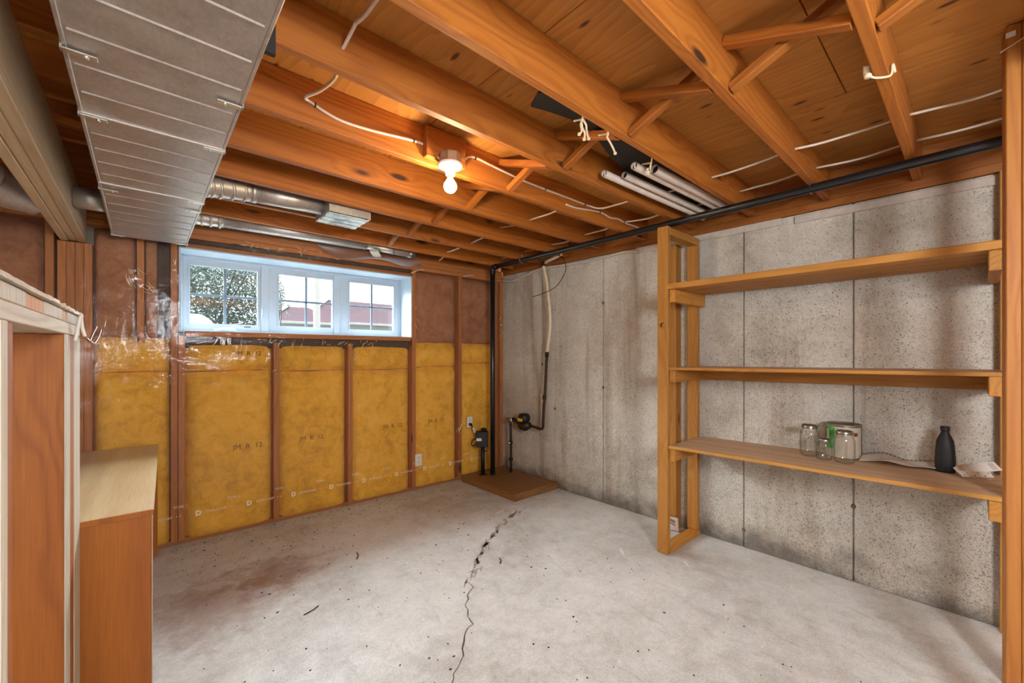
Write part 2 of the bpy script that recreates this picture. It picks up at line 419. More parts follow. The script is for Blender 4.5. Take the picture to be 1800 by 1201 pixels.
def prism(name, mat, pts2, z0, z1, parent=None, bev=0.0, smooth=False):
    """outline in world x,y extruded between z0 and z1"""
    c = Vector((sum(p[0] for p in pts2) / len(pts2), sum(p[1] for p in pts2) / len(pts2), z0)); bm = bmesh.new()
    f = bm.faces.new([bm.verts.new((p[0] - c.x, p[1] - c.y, 0)) for p in pts2])
    r = bmesh.ops.extrude_face_region(bm, geom=[f])
    for v in r['geom']:
        if isinstance(v, bmesh.types.BMVert): v.co.z += z1 - z0
    return link(name, done(bm, name), mat, parent, Matrix.Translation(c))

# wall frames ----------------------------------------------------------------
OC = Vector((3.103, 3.645, 0))                       # inside corner of back wall and concrete wall
WD = Vector((-1, .028, 0)).normalized(); NB = Vector((.028, 1, 0)).normalized()     # along back wall (leftwards), outwards
CD = Vector((.0164, -1, 0)).normalized(); NC = Vector((1, .0164, 0)).normalized()   # along concrete wall (to camera), outwards
UP = Vector((0, 0, 1))
def bk(s, z, off=0.0): return OC + WD * s + NB * off + UP * z
def cw(t_, z, off=0.0): return OC + CD * t_ + NC * off + UP * z
def bkbox(name, mat, s0, s1, z0, z1, o0, o1, parent, bev=.002, grain='z'):
    c = bk((s0 + s1) / 2, (z0 + z1) / 2, (o0 + o1) / 2); a, b, d = abs(s1 - s0), z1 - z0, o1 - o0
    if grain == 'z': return link(name, box_me(name, b, a, d, bev), mat, parent, frame(c, UP, NB))
    return link(name, box_me(name, a, b, d, bev), mat, parent, frame(c, WD, NB))
def cwbox(name, mat, t0, t1, z0, z1, o0, o1, parent, bev=.002, grain='z'):
    c = cw((t0 + t1) / 2, (z0 + z1) / 2, (o0 + o1) / 2); a, b, d = abs(t1 - t0), z1 - z0, o1 - o0
    if grain == 'z': return link(name, box_me(name, b, a, d, bev), mat, parent, frame(c, UP, NC))
    return link(name, box_me(name, a, b, d, bev), mat, parent, frame(c, CD, NC))

# ================================================================== FLOOR
XL, YF = -2.6, -3.2
crack = [(3.02, 2.75), (2.38, 2.62), (2.13, 2.52), (1.86, 2.35), (1.66, 2.19), (1.50, 2.06), (1.39, 1.93), (1.34, 1.88), (1.27, 1.79), (1.23, 1.70), (1.15, 1.64), (1.09, 1.55), (1.00, 1.49), (.94, 1.40), (.88, 1.35), (.80, 1.24), (.76, 1.12), (.66, 1.0), (.60, .8), (.5, .5), (.42, .2), (.3, -.6), (.1, -1.6), (-.2, YF)]
fine_ = []
for a, b in zip(crack, crack[1:]):
    n = max(1, int(math.dist(a, b) / .035))
    for i in range(n):
        s = i / n; j = .011 if i % 3 else .019
        fine_.append((a[0] + (b[0] - a[0]) * s + random.uniform(-j, j), a[1] + (b[1] - a[1]) * s + random.uniform(-j, j)))
fine_ = [(3.3, 2.8)] + fine_ + [(-.2, YF - .1)]
L_, R_ = [], []
for i, (x, y) in enumerate(fine_):
    w_ = .0035 * (1.0 if y < 2.0 else .5) * random.uniform(.5, 1.3)
    L_.append((x - w_ * .8, y + w_ * .6)); R_.append((x + w_ * .8, y - w_ * .6))
bm = bmesh.new()
for poly in (L_ + [(XL - .1, YF - .1), (XL - .1, 3.95), (3.3, 3.95)], R_ + [(3.3, YF - .1)]):
    f = bm.faces.new([bm.verts.new((x, y, 0)) for x, y in poly])
    r = bmesh.ops.extrude_face_region(bm, geom=[f])
    for v in r['geom']:
        if isinstance(v, bmesh.types.BMVert): v.co.z -= .03
b_ = bm.faces.new([bm.verts.new((x, y, -.031)) for x, y in ((XL - .1, YF - .1), (3.3, YF - .1), (3.3, 3.95), (XL - .1, 3.95))])
floor = link('floor', done(bm, 'floor'), M['floor']); tag(floor, 'cracked grey concrete basement floor slab', kind='structure')
def blob(name, mat, x, y, rx, ry, rot, parent, z=.0012, n=14, jag=.35):
    pts = []
    for k in range(n):
        a = 2 * math.pi * k / n; q = 1 + random.uniform(-jag, jag)
        px, py = rx * q * math.cos(a), ry * q * math.sin(a)
        pts.append((x + px * math.cos(rot) - py * math.sin(rot), y + px * math.sin(rot) + py * math.cos(rot)))
    return prism(name, mat, pts, .0001, z, parent)
for (x, y, a, b, r) in ((2.28, 2.72, .075, .012, .25), (2.36, 2.64, .03, .009, .4), (2.45, 2.74, .02, .008, 0), (2.45, 1.62, .05, .008, .9), (2.62, 1.25, .03, .006, .9), (2.55, 2.79, .05, .008, .1)):
    blob('plaster_spill', M['paint'], x, y, a, b, r, floor)
cp_ = [q for q in fine_ if 1.42 < q[0] < 2.45 and q[1] > 1.95]
for k in range(60):
    q = random.choice(cp_); wd_ = .02 if q[0] > 1.6 else .035
    blob('crack_patch', M['crackdark'], q[0] + random.gauss(0, wd_ * .5), q[1] + random.gauss(0, wd_ * .5), random.uniform(.012, .05), random.uniform(.004, .012), .6 + random.gauss(0, .3), floor, .0006, 16, .5)

# ================================================================== CEILING
ceil_ = empty('ceiling', (.3, .3, 2.489), 'open joist ceiling with plywood deck', kind='structure')
ZJ, ZD, JW = 2.305, 2.489, .038
JY = dict(a=3.45, b=3.055, c=2.655, d=2.247, e=1.825, f=1.412, g=1.013, h=.597, i=.198, j=-.208, k=-.614, l=-1.02, m=-1.43, n=-1.84, o=-2.24, p=-2.65, q=-3.05)
for i_, (k_, y) in enumerate(JY.items()):
    xe = OC.x + CD.x * (OC.y - y) - .012
    board('joist', M['joist'], (XL, y + JW / 2, (ZJ + ZD) / 2), (xe, y + JW / 2, (ZJ + ZD) / 2), JW, ZD - ZJ - .001, (0, 0, 1), ceil_, .003)
# plywood sheets 2.44 along y, 1.22 along x, staggered
x = XL; row = 0
while x < 3.2:
    y = -3.3 - (row % 2) * 1.2
    while y < 3.9:
        y0, y1 = max(y, -3.3), min(y + 2.436, 3.88)
        x1 = min(x + 1.216, 3.3)
        if y1 > y0 + .05: aabb('plywood_sheet', M['ply'], (x, y0, ZD), (x1, y1, ZD + .016), ceil_, .001)
        y += 2.44
    x += 1.22; row += 1
# cross bridging
ks = list(JY.values())
for far, near in zip(ks, ks[1:9] + [ks[9]]):
    yf, yn = far, near + JW
    jx = random.uniform(-.02, .02)
    board('bridging_strut', M['joist'], (1.60 + jx, yf - .002, 2.318), (1.60 + jx, yn + .002, 2.462), .038, .030, (0, .36, 1), ceil_)
    board('bridging_strut', M['joist'], (1.545 + jx, yn + .002, 2.322), (1.545 + jx, yf - .002, 2.458), .040, .032, (0, -.36, 1), ceil_)
board('bridging_strut', M['pale'], (1.50, 3.495, 2.258), (1.60, 3.65, 2.248), .07, .018, (0, .1, 1), ceil_)
# rim joist on back wall and on concrete wall, sill plates
board('rim_joist', M['joist'], bk(-.1, 2.372, .12), bk(5.7, 2.372, .12), .232, .05, NB, ceil_)
board('sill_plate', M['joist'], bk(0, 2.2985, .07), bk(5.7, 2.2985, .07), .10, .012, UP, ceil_)
aabb('light_cap', M['ply'], (XL - .2, -3.5, ZD + .017), (3.4, 4.05, ZD + .03), ceil_, 0)  # unseen sheet added over the deck to stop daylight leaking through its seams
board('rim_joist', M['joist'], cw(-.05, 2.397, .03), cw(6.8, 2.397, .03), .18, .038, NC, ceil_)
board('sill_plate', M['joist'], cw(0, 2.281, .065), cw(6.8, 2.281, .065), .14, .046, UP, ceil_)
board('joist_blocking', M['joist'], (1.03, 1.80, 2.40), (1.26, 1.80, 2.40), .15, .038, (0, 1, 0), ceil_)

# ================================================================== CONCRETE WALL (right)
wr = link('wall_right', box_me('wall_right', 7.2, .16, 2.255, 0), M['conc'], None, frame(cw(3.2, 1.1275, .10), CD, UP)); tag(wr, 'poured concrete foundation wall with form joints', kind='structure')
edges = [-.3, .621, .795, 1.38, 1.965, 2.555, 3.155, 3.75, 4.34, 4.93, 5.52, 6.11, 6.8]
for a, b in zip(edges, edges[1:]):
    cwbox('panel', M['conc'], a + .0034, b - .0034, .001, 2.254, 0 + random.uniform(0, .003), .022, wr, .003)
for (t_, z) in ((1.38, 1.82), (.70, 1.87), (.62, 1.25), (2.555, .12), (1.38, 1.05), (.795, .80), (2.555, 1.25), (3.155, 1.25), (3.155, .45)):
    lathe('form_tie', M['tie'], [(0, .004), (.009, .004), (.014, 0), (.014, -.01)], cw(t_, z, .002), wr, 10, axis=-NC)
# gasket strip under the sill plate, broken once
for (a, b, z0, z1) in ((1.72, 2.79, 2.205, 2.254), (2.86, 4.6, 2.196, 2.243)):
    link('gasket_strip', box_me('gasket_strip', b - a, .014, z1 - z0, .004), M['fill'], wr, frame(cw((a + b) / 2, (z0 + z1) / 2, -.007), CD, UP))
tube('gasket_strip', M['fill'], [cw(.0, 2.20, -.012), cw(.18, 2.175, -.012), cw(.4, 2.21, -.014), cw(.62, 2.245, -.014), cw(.9, 2.235, -.012), cw(1.3, 2.225, -.012), cw(1.6, 2.24, -.012), cw(1.75, 2.215, -.012)], .013, wr, 8)

# ================================================================== BACK WALL
SW0, SW1, ZW0, ZW1 = 1.151, 2.909, 1.522, 2.103     # window opening
bm = bmesh.new()
def addbox(bm, f, lo, hi):
    r = bmesh.ops.create_cube(bm, size=1)
    for v in r['verts']:
        q = [lo[i] + (hi[i] - lo[i]) * (v.co[i] + .5) for i in range(3)]; v.co = f(*q)
for lo, hi in (((-.2, 0, .1), (SW0 - .012, 2.255, .3)), ((SW1 + .012, 0, .1), (5.8, 2.255, .3)), ((SW0 - .012, 0, .1), (SW1 + .012, ZW0 - .012, .3)), ((SW0 - .012, ZW1 + .012, .1), (SW1 + .012, 2.255, .3))):
    addbox(bm, lambda s, z, o: bk(s, z, o), lo, hi)
wb = link('wall_back', done(bm, 'wall_back'), M['bareconc']); tag(wb, 'insulated stud wall behind clear plastic film', kind='structure')
ST = M['stud_red']
studs_full = [(0.0, .038), (.075, .113), (.563, .603), (1.115, .0), (2.925, 2.963), (3.512, 3.55), (4.15, 4.188), (4.75, 4.788), (5.3, 5.338)]
for a, b in studs_full:
    if b < a: continue
    bkbox('stud', ST, a, b, .039, 2.18, 0, .089, wb)
bkbox('stud', ST, 2.884, 2.922, .039, 1.482, 0, .089, wb)
bkbox('stud', ST, 1.100, 1.138, .039, 2.18, 0, .089, wb)
for a in (1.713, 2.292): bkbox('stud', ST, a, a + .04, .039, 1.445, 0, .089, wb)
for a in (3.348, 3.386, 3.424, 3.462): bkbox('stud', ST, a, a + .037, .039, 2.055, .001, .089, wb)
bkbox('stud', ST, 3.10, 3.138, 1.44, 2.18, .012, .089, wb)
bkbox('bottom_plate', ST, 0.0, 5.7, 0.001, .038, .052, .089, wb, grain='s')
bkbox('top_plate', ST, 0.0, 5.7, 2.181, 2.218, 0, .089, wb, grain='s')
bkbox('top_plate', ST, 0.0, 5.7, 2.219, 2.255, 0, .089, wb, grain='s')
bkbox('top_plate', ST, 0.0, 5.7, 2.256, 2.292, .012, .14, wb, grain='s')
bkbox('header_board', M['stud_red'], SW0 + .001, 2.883, 2.104, 2.14, 0, .089, wb, grain='s')
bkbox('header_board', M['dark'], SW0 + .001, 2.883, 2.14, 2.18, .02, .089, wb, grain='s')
bkbox('sill_board', ST, SW0 + .001, 2.883, 1.483, 1.520, -.004, .089, wb, grain='s')
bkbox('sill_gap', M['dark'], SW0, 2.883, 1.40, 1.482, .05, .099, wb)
def batt(name, mat, s0, s1, z0, z1, puff=.03, off=.012):
    def fn(u, v):
        s = s0 + (s1 - s0) * u; z = z0 + (z1 - z0) * v
        e = min(u, 1 - u, .18) / .18; e2 = min(v, 1 - v, .05) / .05
        q = mnoise.noise(Vector((s * 5, z * 5, s0 * 9))) * .008 + mnoise.noise(Vector((s * 17, z * 17, s0))) * .003
        zz = z + (mnoise.noise(Vector((s * 6, s0, 3))) * .012 if v == 1 else 0)
        return bk(s, zz, off + .03 - puff * (e ** .6) * (.4 + .6 * e2) + q + (.05 if (u in (0, 1) or v in (0, 1)) else 0))
    link(name, grid_me(name, fn, 14, max(4, int((z1 - z0) / .05))), mat, wb)
bays = [(.114, .562), (.604, 1.099), (1.139, 1.712), (1.754, 2.291), (2.333, 2.883), (2.964, 3.347), (3.551, 4.149), (4.189, 4.749)]
for i_, (a, b) in enumerate(bays):
    win = SW0 - .03 < a < SW1 - .02
    top = 1.45 if win else 1.468
    fl = (1.253, 1.222, 1.206, 1.212, 1.227, 1.232, 1.24, 1.24)[i_]
    batt('insulation_batt', M['yellowbatt'], a, b, .003, fl)
    batt('insulation_batt', M['yellowbatt'], a, b, fl + .004, top, .026)
    if not win:
        bb = 3.10 if a == 2.964 else b
        if a == 2.964:
            batt('insulation_batt', M['pinkbatt'], 3.03, 3.099, 1.47, 2.178, .022, .014); batt('insulation_batt', M['pinkbatt'], 3.139, 3.347, 1.47, 2.178, .026)
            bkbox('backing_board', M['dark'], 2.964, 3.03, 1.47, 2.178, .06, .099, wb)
        else: batt('insulation_batt', M['pinkbatt'], a, b, 1.472, 2.178, .026)
# printing on the batts
FB = lambda s, z, o, rot=0: frame(bk(s, z, o), -WD, -NB)
for (s, z, sz) in ((2.505, .648, .052), (2.05, .653, .050), (1.335, .671, .052), (.87, .674, .05), (2.5, 1.36, .045)):
    text('print', 'JM  R  12', M['ink'], sz, FB(s, z, .006), wb, .0005, .0)
# polyethylene vapour barrier
def crump(s, z):
    a = 0.0
    for (cs, cz, rs, rz, amp) in ((1.72, 1.45, .5, .045, .016), (2.25, 1.46, .25, .05, .020), (2.62, 1.44, .28, .05, .02), (1.7, 1.36, .06, .12, .018), (3.17, 1.90, .05, .10, .028), (3.05, 1.78, .07, .08, .024), (2.0, 2.2, .35, .05, .022), (2.4, 2.18, .3, .06, .018), (1.5, 2.2, .2, .05, .018), (2.33, 1.30, .4, .02, .008), (2.93, 1.98, .03, .08, .01), (.02, 1.7, .03, .4, .012), (.58, .58, .04, .08, .012), (3.4, 1.44, .08, .05, .016)):
        d = ((s - cs) / rs) ** 2 + ((z - cz) / rz) ** 2
        if d < 2.2: a += amp * math.exp(-d * 1.4)
    return a
def film(s, z):
    n1 = mnoise.noise(Vector((s * 2.2, z * 1.6, 4))) * .004; n2 = mnoise.noise(Vector((s * 9, z * 4, 8))) * .0016
    c_ = crump(s, z); n3 = 0
    if c_ > 1e-4: n3 = c_ * (abs(mnoise.noise(Vector((s * 34, z * 30, 1)))) * 1.2 + mnoise.noise(Vector((s * 80, z * 70, 2))) * .5)
    return bk(s, z, -.011 + n1 + n2 - n3)
bm = bmesh.new(); ds = .016; vs = {}
ns, nz = int(5.0 / ds), int(2.27 / ds)
def vv(i, j):
    if (i, j) not in vs: vs[i, j] = bm.verts.new(film(i * ds + .002, j * ds + .02))
    return vs[i, j]
for i in range(ns):
    for j in range(nz):
        s, z = (i + .5) * ds, (j + .5) * ds + .02
        if SW0 - .008 < s < SW1 + .004 and ZW0 - .02 < z < ZW1 + .008: continue
        if s > 3.30 and s < 3.53 and z > 2.03: continue
        bm.faces.new((vv(i, j), vv(i + 1, j), vv(i + 1, j + 1), vv(i, j + 1)))
film_o = link('vapour_barrier', done(bm, 'vapour_barrier', True), M['poly'], wb); film_o['label'] = 'wrinkled clear plastic film over the insulation'
for i_, s in enumerate((3.12, 2.81, 2.50, 2.194, 1.902, 1.62, 1.312, 1.015, .72, .45)):
    text('film_print', 'D', M['whiteink'], .046, FB(s, .218, -.024), wb, .0003, .003)
    text('film_print', 'DUROVAP', M['whiteink'], .026, FB(s - .105, .220, -.024), wb, .0003)
    text('film_print', '• •', M['whiteink'], .030, FB(s - .20, .222, -.024), wb, .0003)
    text('film_print', 'TYPE 1', M['whiteink'], .026, FB(s - .21, .285, -.024), wb, .0003)
M['crease_glint'] = plain('film_crease_glint', 'ffe6ae', .1, spec=1.0, var=.1)  # pale gold on clear film creases, painting in the bulb's highlights
rgc = random.Random(5)
def crease_glint(s0, z0, l, ang, bend):
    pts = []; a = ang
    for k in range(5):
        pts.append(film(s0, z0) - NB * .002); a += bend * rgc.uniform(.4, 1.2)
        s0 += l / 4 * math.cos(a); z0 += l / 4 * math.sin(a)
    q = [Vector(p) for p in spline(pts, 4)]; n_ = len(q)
    tube('film_crease_glint', M['crease_glint'], q, [.0003 + rgc.uniform(.9, 1.3) * .0016 * math.sin(math.pi * (k + .3) / n_) for k in range(n_)], film_o, 5, k=0)
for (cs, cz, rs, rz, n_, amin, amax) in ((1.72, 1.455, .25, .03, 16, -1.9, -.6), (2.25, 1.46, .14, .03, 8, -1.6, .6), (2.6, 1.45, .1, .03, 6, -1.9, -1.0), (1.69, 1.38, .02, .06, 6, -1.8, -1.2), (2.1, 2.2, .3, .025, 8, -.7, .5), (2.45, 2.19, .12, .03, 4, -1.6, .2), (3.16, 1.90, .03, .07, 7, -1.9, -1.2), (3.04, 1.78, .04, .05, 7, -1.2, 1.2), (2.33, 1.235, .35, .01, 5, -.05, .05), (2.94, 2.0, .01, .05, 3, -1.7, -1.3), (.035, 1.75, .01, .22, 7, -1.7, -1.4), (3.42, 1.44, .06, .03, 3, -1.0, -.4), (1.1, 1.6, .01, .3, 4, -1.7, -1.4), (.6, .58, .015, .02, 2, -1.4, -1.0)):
    for _ in range(n_): crease_glint(cs + rgc.uniform(-rs, rs), cz + rgc.uniform(-rz, rz), rgc.uniform(.02, .075), rgc.uniform(amin, amax), rgc.uniform(-.35, .35))
# loose curled flap of film above the window
def flap(u, v):
    s = 2.02 - .95 * u
    return bk(s, 2.285 - .06 * math.sin(math.pi * u) * v - .045 * v * (1 + .7 * math.sin(u * 9)), -.02 - .05 * v - .03 * math.sin(v * 3 + u * 7) * v)
link('film_flap', grid_me('film_flap', flap, 30, 8), M['filmwhite'], wb)

# unseen sides of the basement
wl = aabb('wall_left', M['bareconc'], (XL - .2, YF - .1, 0), (XL, 3.9, 2.49), None, 0); tag(wl, 'plain foundation wall on the left', kind='structure')
wf = aabb('wall_front', M['bareconc'], (XL, YF - .2, 0), (3.3, YF, 2.49), None, 0); tag(wf, 'plain foundation wall behind the viewer', kind='structure')

# ================================================================== WINDOW
win = empty('window_1', bk((SW0 + SW1) / 2, ZW0, .2), 'white three-sash basement window above the insulation', kind='structure')
D0, D1 = .235, .285
W = M['white']
bkbox('reveal_board', W, SW0 - .011, SW0, ZW0, ZW1, -.004, D1, win, .001)
bkbox('reveal_board', W, SW1, SW1 + .011, ZW0, ZW1, -.004, D1, win, .001)
bkbox('reveal_board', W, SW0 - .011, SW1 + .011, ZW1, ZW1 + .011, -.004, D1, win, .001)
bkbox('reveal_board', W, SW0 - .011, SW1 + .011, ZW0 - .011, ZW0, -.004, D1, win, .001)
def frame_ring(name, s0, s1, z0, z1, ws, wz, o0, o1, parent, bev=.004):
    bm = bmesh.new()
    for lo, hi in (((s0, z0, o0), (s0 + ws, z1, o1)), ((s1 - ws, z0, o0), (s1, z1, o1)), ((s0 + ws, z1 - wz, o0), (s1 - ws, z1, o1)), ((s0 + ws, z0, o0), (s1 - ws, z0 + wz, o1))):
        b2 = bmesh.new(); addbox(b2, lambda s, z, o: bk(s, z, o), lo, hi)
        bmesh.ops.recalc_face_normals(b2, faces=b2.faces)
        bmesh.ops.bevel(b2, geom=b2.edges[:], offset=bev, segments=2, affect='EDGES')
        me = bpy.data.meshes.new('t'); b2.to_mesh(me); b2.free(); bm.from_mesh(me); bpy.data.meshes.remove(me)
    return link(name, done(bm, name), W, parent)
frame_ring('outer_frame', SW0, SW1, ZW0, ZW1, .02, .022, D0, D1, win)
for s in (1.775, 2.353): bkbox('mullion', W, s - .030, s + .030, ZW0 + .02, ZW1 - .02, D0 + .002, D1, win, .004)
glass_rects = [(2.408, 2.846, 1.592, 2.033, .048), (1.815, 2.25, 1.596, 2.033, .036), (1.225, 1.657, 1.590, 2.033, .036)]
for i_, (a, b, z0, z1, w_) in enumerate(glass_rects):
    lo_, hi_ = [(2.384, 2.888), (1.806, 2.322), (1.172, 1.744)][i_]
    # stepped sash: outer rail filling to the frame, then glazing bead
    sash = bkbox('sash', W, 0, 0.001, 0, .001, 0, .001, win) if False else None
    bm = bmesh.new()
    for lo, hi in (((lo_, ZW0 + .02, D0 + .012), (a - .008, ZW1 - .02, D1)), ((b + .008, ZW0 + .02, D0 + .012), (hi_, ZW1 - .02, D1)), ((a - .008, z1 + .008, D0 + .012), (b + .008, ZW1 - .02, D1)), ((a - .008, ZW0 + .02, D0 + .012), (b + .008, z0 - .008, D1))):
        addbox(bm, lambda s, z, o: bk(s, z, o), lo, hi)
    sash = link('sash', done(bm, 'sash'), W, win)
    frame_ring('glazing_bead', a - .012, b + .012, z0 - .012, z1 + .012, .012, .012, D0 + .004, D0 + .03, sash, .003)
    bkbox('pane', M['glass'], a, b, z0, z1, D0 + .030, D0 + .033, sash, 0)
    bkbox('muntin', M['muntin'], (a + b) / 2 - .009, (a + b) / 2 + .009, z0, z1, D0 + .022, D0 + .030, sash, .001)
    bkbox('muntin', M['muntin'], a, b, (z0 + z1) / 2 - .009, (z0 + z1) / 2 + .009, D0 + .022, D0 + .030, sash, .001)
ck = tube('crank_handle', W, [bk(2.68, 1.545, D0 - .004), bk(2.66, 1.550, D0 - .02), bk(2.60, 1.556, D0 - .026), bk(2.56, 1.552, D0 - .012)], .010, win, 10)
ck2 = bkbox('crank_base', W, 2.55, 2.71, 1.533, 1.553, D0 - .014, D0 + .01, win, .006)
tube('crank_arm', M['slot'], [bk(2.60, 1.585, D0 + .02), bk(2.53, 1.60, D0 + .05), bk(2.50, 1.615, D0 + .08)], .005, win, 6)
lk = bkbox('sash_lock', W, 2.372, 2.384, 1.64, 1.74, D0 - .012, D0 + .004, win, .004)
tube('lock_lever', W, [bk(2.375, 1.735, D0 - .012), bk(2.372, 1.70, D0 - .028), bk(2.380, 1.655, D0 - .02)], .006, win, 8)
bkbox('warning_strip', M['slot'], 2.455, 2.50, 1.572, 1.578, D0 + .002, D0 + .012, win, .001)
bkbox('warning_strip', M['chrome'], 2.50, 2.57, 1.573, 1.577, D0 + .002, D0 + .012, win, .001)
tube('hanging_wire', M['slot'], [bk(2.57, 2.036, D1 + .03), bk(2.53, 2.012, D1 + .035), bk(2.48, 2.008, D1 + .035), bk(2.43, 2.022, D1 + .03), bk(2.41, 2.038, D1 + .03)], .002, win, 6)
tube('hanging_wire', M['slot'], [bk(2.675, 2.03, D1 + .03), bk(2.674, 2.0, D1 + .03)], .0025, win, 6)
tube('hanging_wire', M['slot'], [bk(2.69, 1.985, D1 + .03), bk(2.705, 1.965, D1 + .03), bk(2.708, 1.945, D1 + .03)], .003, win, 6)

# ================================================================== OUTDOORS
GZ = 1.50
gr = aabb('ground', M['lawn'], (-30, 3.99, GZ - .3), (45, 60, GZ), None, 0); tag(gr, 'sloping lawn outside the window', kind='structure')
def leaves(bm, cx, cy, cz, rx, ry, rz, n, ls, rng):
    for _ in range(n):
        while True:
            p = Vector((rng.uniform(-1, 1), rng.uniform(-1, 1), rng.uniform(-1, 1)))
            if p.length < 1 and rng.random() < .35 + .65 * p.length: break
        c = Vector((cx + p.x * rx, cy + p.y * ry, cz + p.z * rz))
        if c.z < GZ + .005: continue
        a = Vector((rng.gauss(0, 1), rng.gauss(0, 1), rng.gauss(0, 1))).normalized(); b = a.orthogonal().normalized(); nrm = a.cross(b)
        l = ls * rng.uniform(.6, 1.4); w = l * .45
        q = [c - a * l, c + b * w + nrm * l * .15, c + a * l, c - b * w + nrm * l * .15]
        bm.faces.new([bm.verts.new(x_) for x_ in q])
def shrub(name, x, y, rx, rz, n, ls, seed, label, mat):
    rg = random.Random(seed); e = empty(name, (x, y, GZ), label, 'shrub')
    bm = bmesh.new(); leaves(bm, x, y, GZ + rz * .95, rx, rx * .7, rz, n, ls, rg)
    f_ = link('foliage', done(bm, 'foliage'), mat, e); f_['kind'] = 'stuff'
    for k in range(5):
        a = rg.uniform(0, 6.28)
        tube('stem', M['slot'], [(x, y, GZ), (x + .12 * math.cos(a), y + .1 * math.sin(a), GZ + rz * .6), (x + rx * .5 * math.cos(a), y + rx * .4 * math.sin(a), GZ + rz * 1.4)], .009, e, 6)
    return e
shrub('shrub', 0.62, 5.85, .72, .62, 16000, .02, 3, 'dense grey-green shrub close outside the left sash', M['leaf'])
shrub('shrub', 1.36, 6.6, .22, .55, 60, .035, 5, 'sparse leafy twig at the edge of the middle sash', M['leaf'])
gs = bmesh.new(); rg = random.Random(11)
for _ in range(1500):
    x, y = rg.uniform(-.2, 4.5), rg.uniform(4.25, 6.2); h_ = rg.uniform(.05, .16); a = rg.uniform(0, 6.28)
    if (.0 < x < 1.2 and y > 5.2) or (1.6 < x < 1.95 and y > 5.8): continue
    d = Vector((math.cos(a), math.sin(a), 0)); b = Vector((x, y, GZ - .01))
    gs.faces.new([gs.verts.new(b - d * .004), gs.verts.new(b + d * .004), gs.verts.new(b + Vector((d.y, -d.x, 0)) * h_ * .5 + UP * h_)])
g_o = link('grass', done(gs, 'grass'), M['grass']); tag(g_o, 'dry grass tufts growing outside below the window', 'grass', kind='stuff')
hs = empty('house', (4.2, 13, GZ), 'neighbouring house with dark red shingle roof beyond the yard', 'house')
def hip(x0, x1, rx0, rx1, ye, yr, ze, zr):
    bm = bmesh.new(); yb = 2 * yr - ye
    V = [bm.verts.new(p) for p in [(x0, ye, ze), (x1, ye, ze), (rx1, yr, zr), (rx0, yr, zr), (x0, yb, ze), (x1, yb, ze)]]
    for f in ((0, 1, 2, 3), (1, 5, 2), (5, 4, 3, 2), (4, 0, 3), (0, 4, 5, 1)): bm.faces.new([V[i] for i in f])
    rf = link('roof', done(bm, 'roof'), M['roof'], hs)
    for a, b in (((x0, ye - .01, ze), (rx0, yr - .01, zr + .01)),): board('hip_cap', M['siding'], a, b, .035, .02, UP, rf)
    board('gutter', M['siding'], (x0, ye - .03, ze - .03), (x1, ye - .03, ze - .03), .05, .06, UP, rf)
aabb('wall', M['siding'], (2.5, 11.85, GZ), (3.9, 12.3, 2.18), hs, 0)
hip(2.25, 4.1, 2.86, 3.35, 11.7, 12.05, 2.19, 2.60)
aabb('wall', M['siding'], (3.9, 12.05, GZ), (8.8, 12.85, 2.24), hs, 0)
hip(3.05, 9.2, 4.0, 8.0, 11.9, 12.45, 2.25, 2.92)
pst = aabb('porch_post', M['white'], (1.73, 5.95, GZ), (1.80, 6.02, 3.4), None, .006); pst.data.materials[0] = M['siding']; tag(pst, 'pale post standing outside beyond the middle sash', 'post')

# ================================================================== DUCT
dx0, dx1, dz0, dz1 = -.143, .217, 2.10, 2.302
duct = empty('air_duct', (.037, 1.5, 2.1), 'long rectangular galvanised air duct hung under the joists', 'air duct')
secs = [-1.9, -.62, .62, 1.834, 2.53, 3.60]
for a, b in zip(secs, secs[1:]):
    s_ = aabb('duct_section', M['galv'], (dx0, a + .001, dz0), (dx1, b - .001, dz1), duct, .003)
    n = round((b - a) / .153)
    for k in range(1, n):
        y = a + (b - a) * k / n
        bm = bmesh.new()
        pr = [(-.005, 0), (-.0015, -.0032), (.0015, -.0032), (.005, 0)]
        va = [bm.verts.new((dx0 + .012, y + p, dz0 + q)) for p, q in pr]; vb = [bm.verts.new((dx1 - .012, y + p, dz0 + q)) for p, q in pr]
        for i in range(3): bm.faces.new((va[i], va[i + 1], vb[i + 1], vb[i]))
        bm.faces.new(va); bm.faces.new(vb[::-1]); bm.faces.new((va[0], vb[0], vb[3], va[3]))
        link('bead', done(bm, 'bead'), M['galv'], s_)
for y in secs[1:-1]:
    aabb('joint_cleat', M['galv'], (dx0 - .004, y - .014, dz0 - .005), (dx1 + .004, y + .010, dz0 + .002), duct, .0015)
for x in (dx0, dx1): aabb('duct_flange', M['galv'], (x - .005, -1.9, dz0 - .002), (x + .005, 3.60, dz0 + .018), duct, .002)
for (sx, y) in ((0, 1.465), (1, 1.466), (0, 1.834), (1, 1.834), (1, 2.53), (1, 2.695), (1, 3.555), (0, 3.555), (0, 2.6), (0, .62), (1, .62)):
    x = (dx0 + .026) if sx == 0 else (dx1 - .026)
    c_ = aabb('hanger_clip', M['chrome'], (x - .032, y - .010, dz0 - .009), (x + .032, y + .010, dz0 - .005), duct, .001)
    lathe('screw', M['chrome'], [(0, -.005), (.005, -.004), (.006, 0)], (x + (.012 if sx == 0 else -.012), y, dz0 - .009), c_, 8)
    xs = dx0 - .005 if sx == 0 else dx1 + .005
    aabb('hanger_strap', M['galv'], (xs - .0025, y - .010, dz0 - .009), (xs + .0025, y + .010, 2.33), duct, .0005)
prism('hanger_gusset', M['slot'], [(.222, 1.165), (.247, 1.165), (.247, 1.18), (.222, 1.18)], 2.105, 2.20, duct)

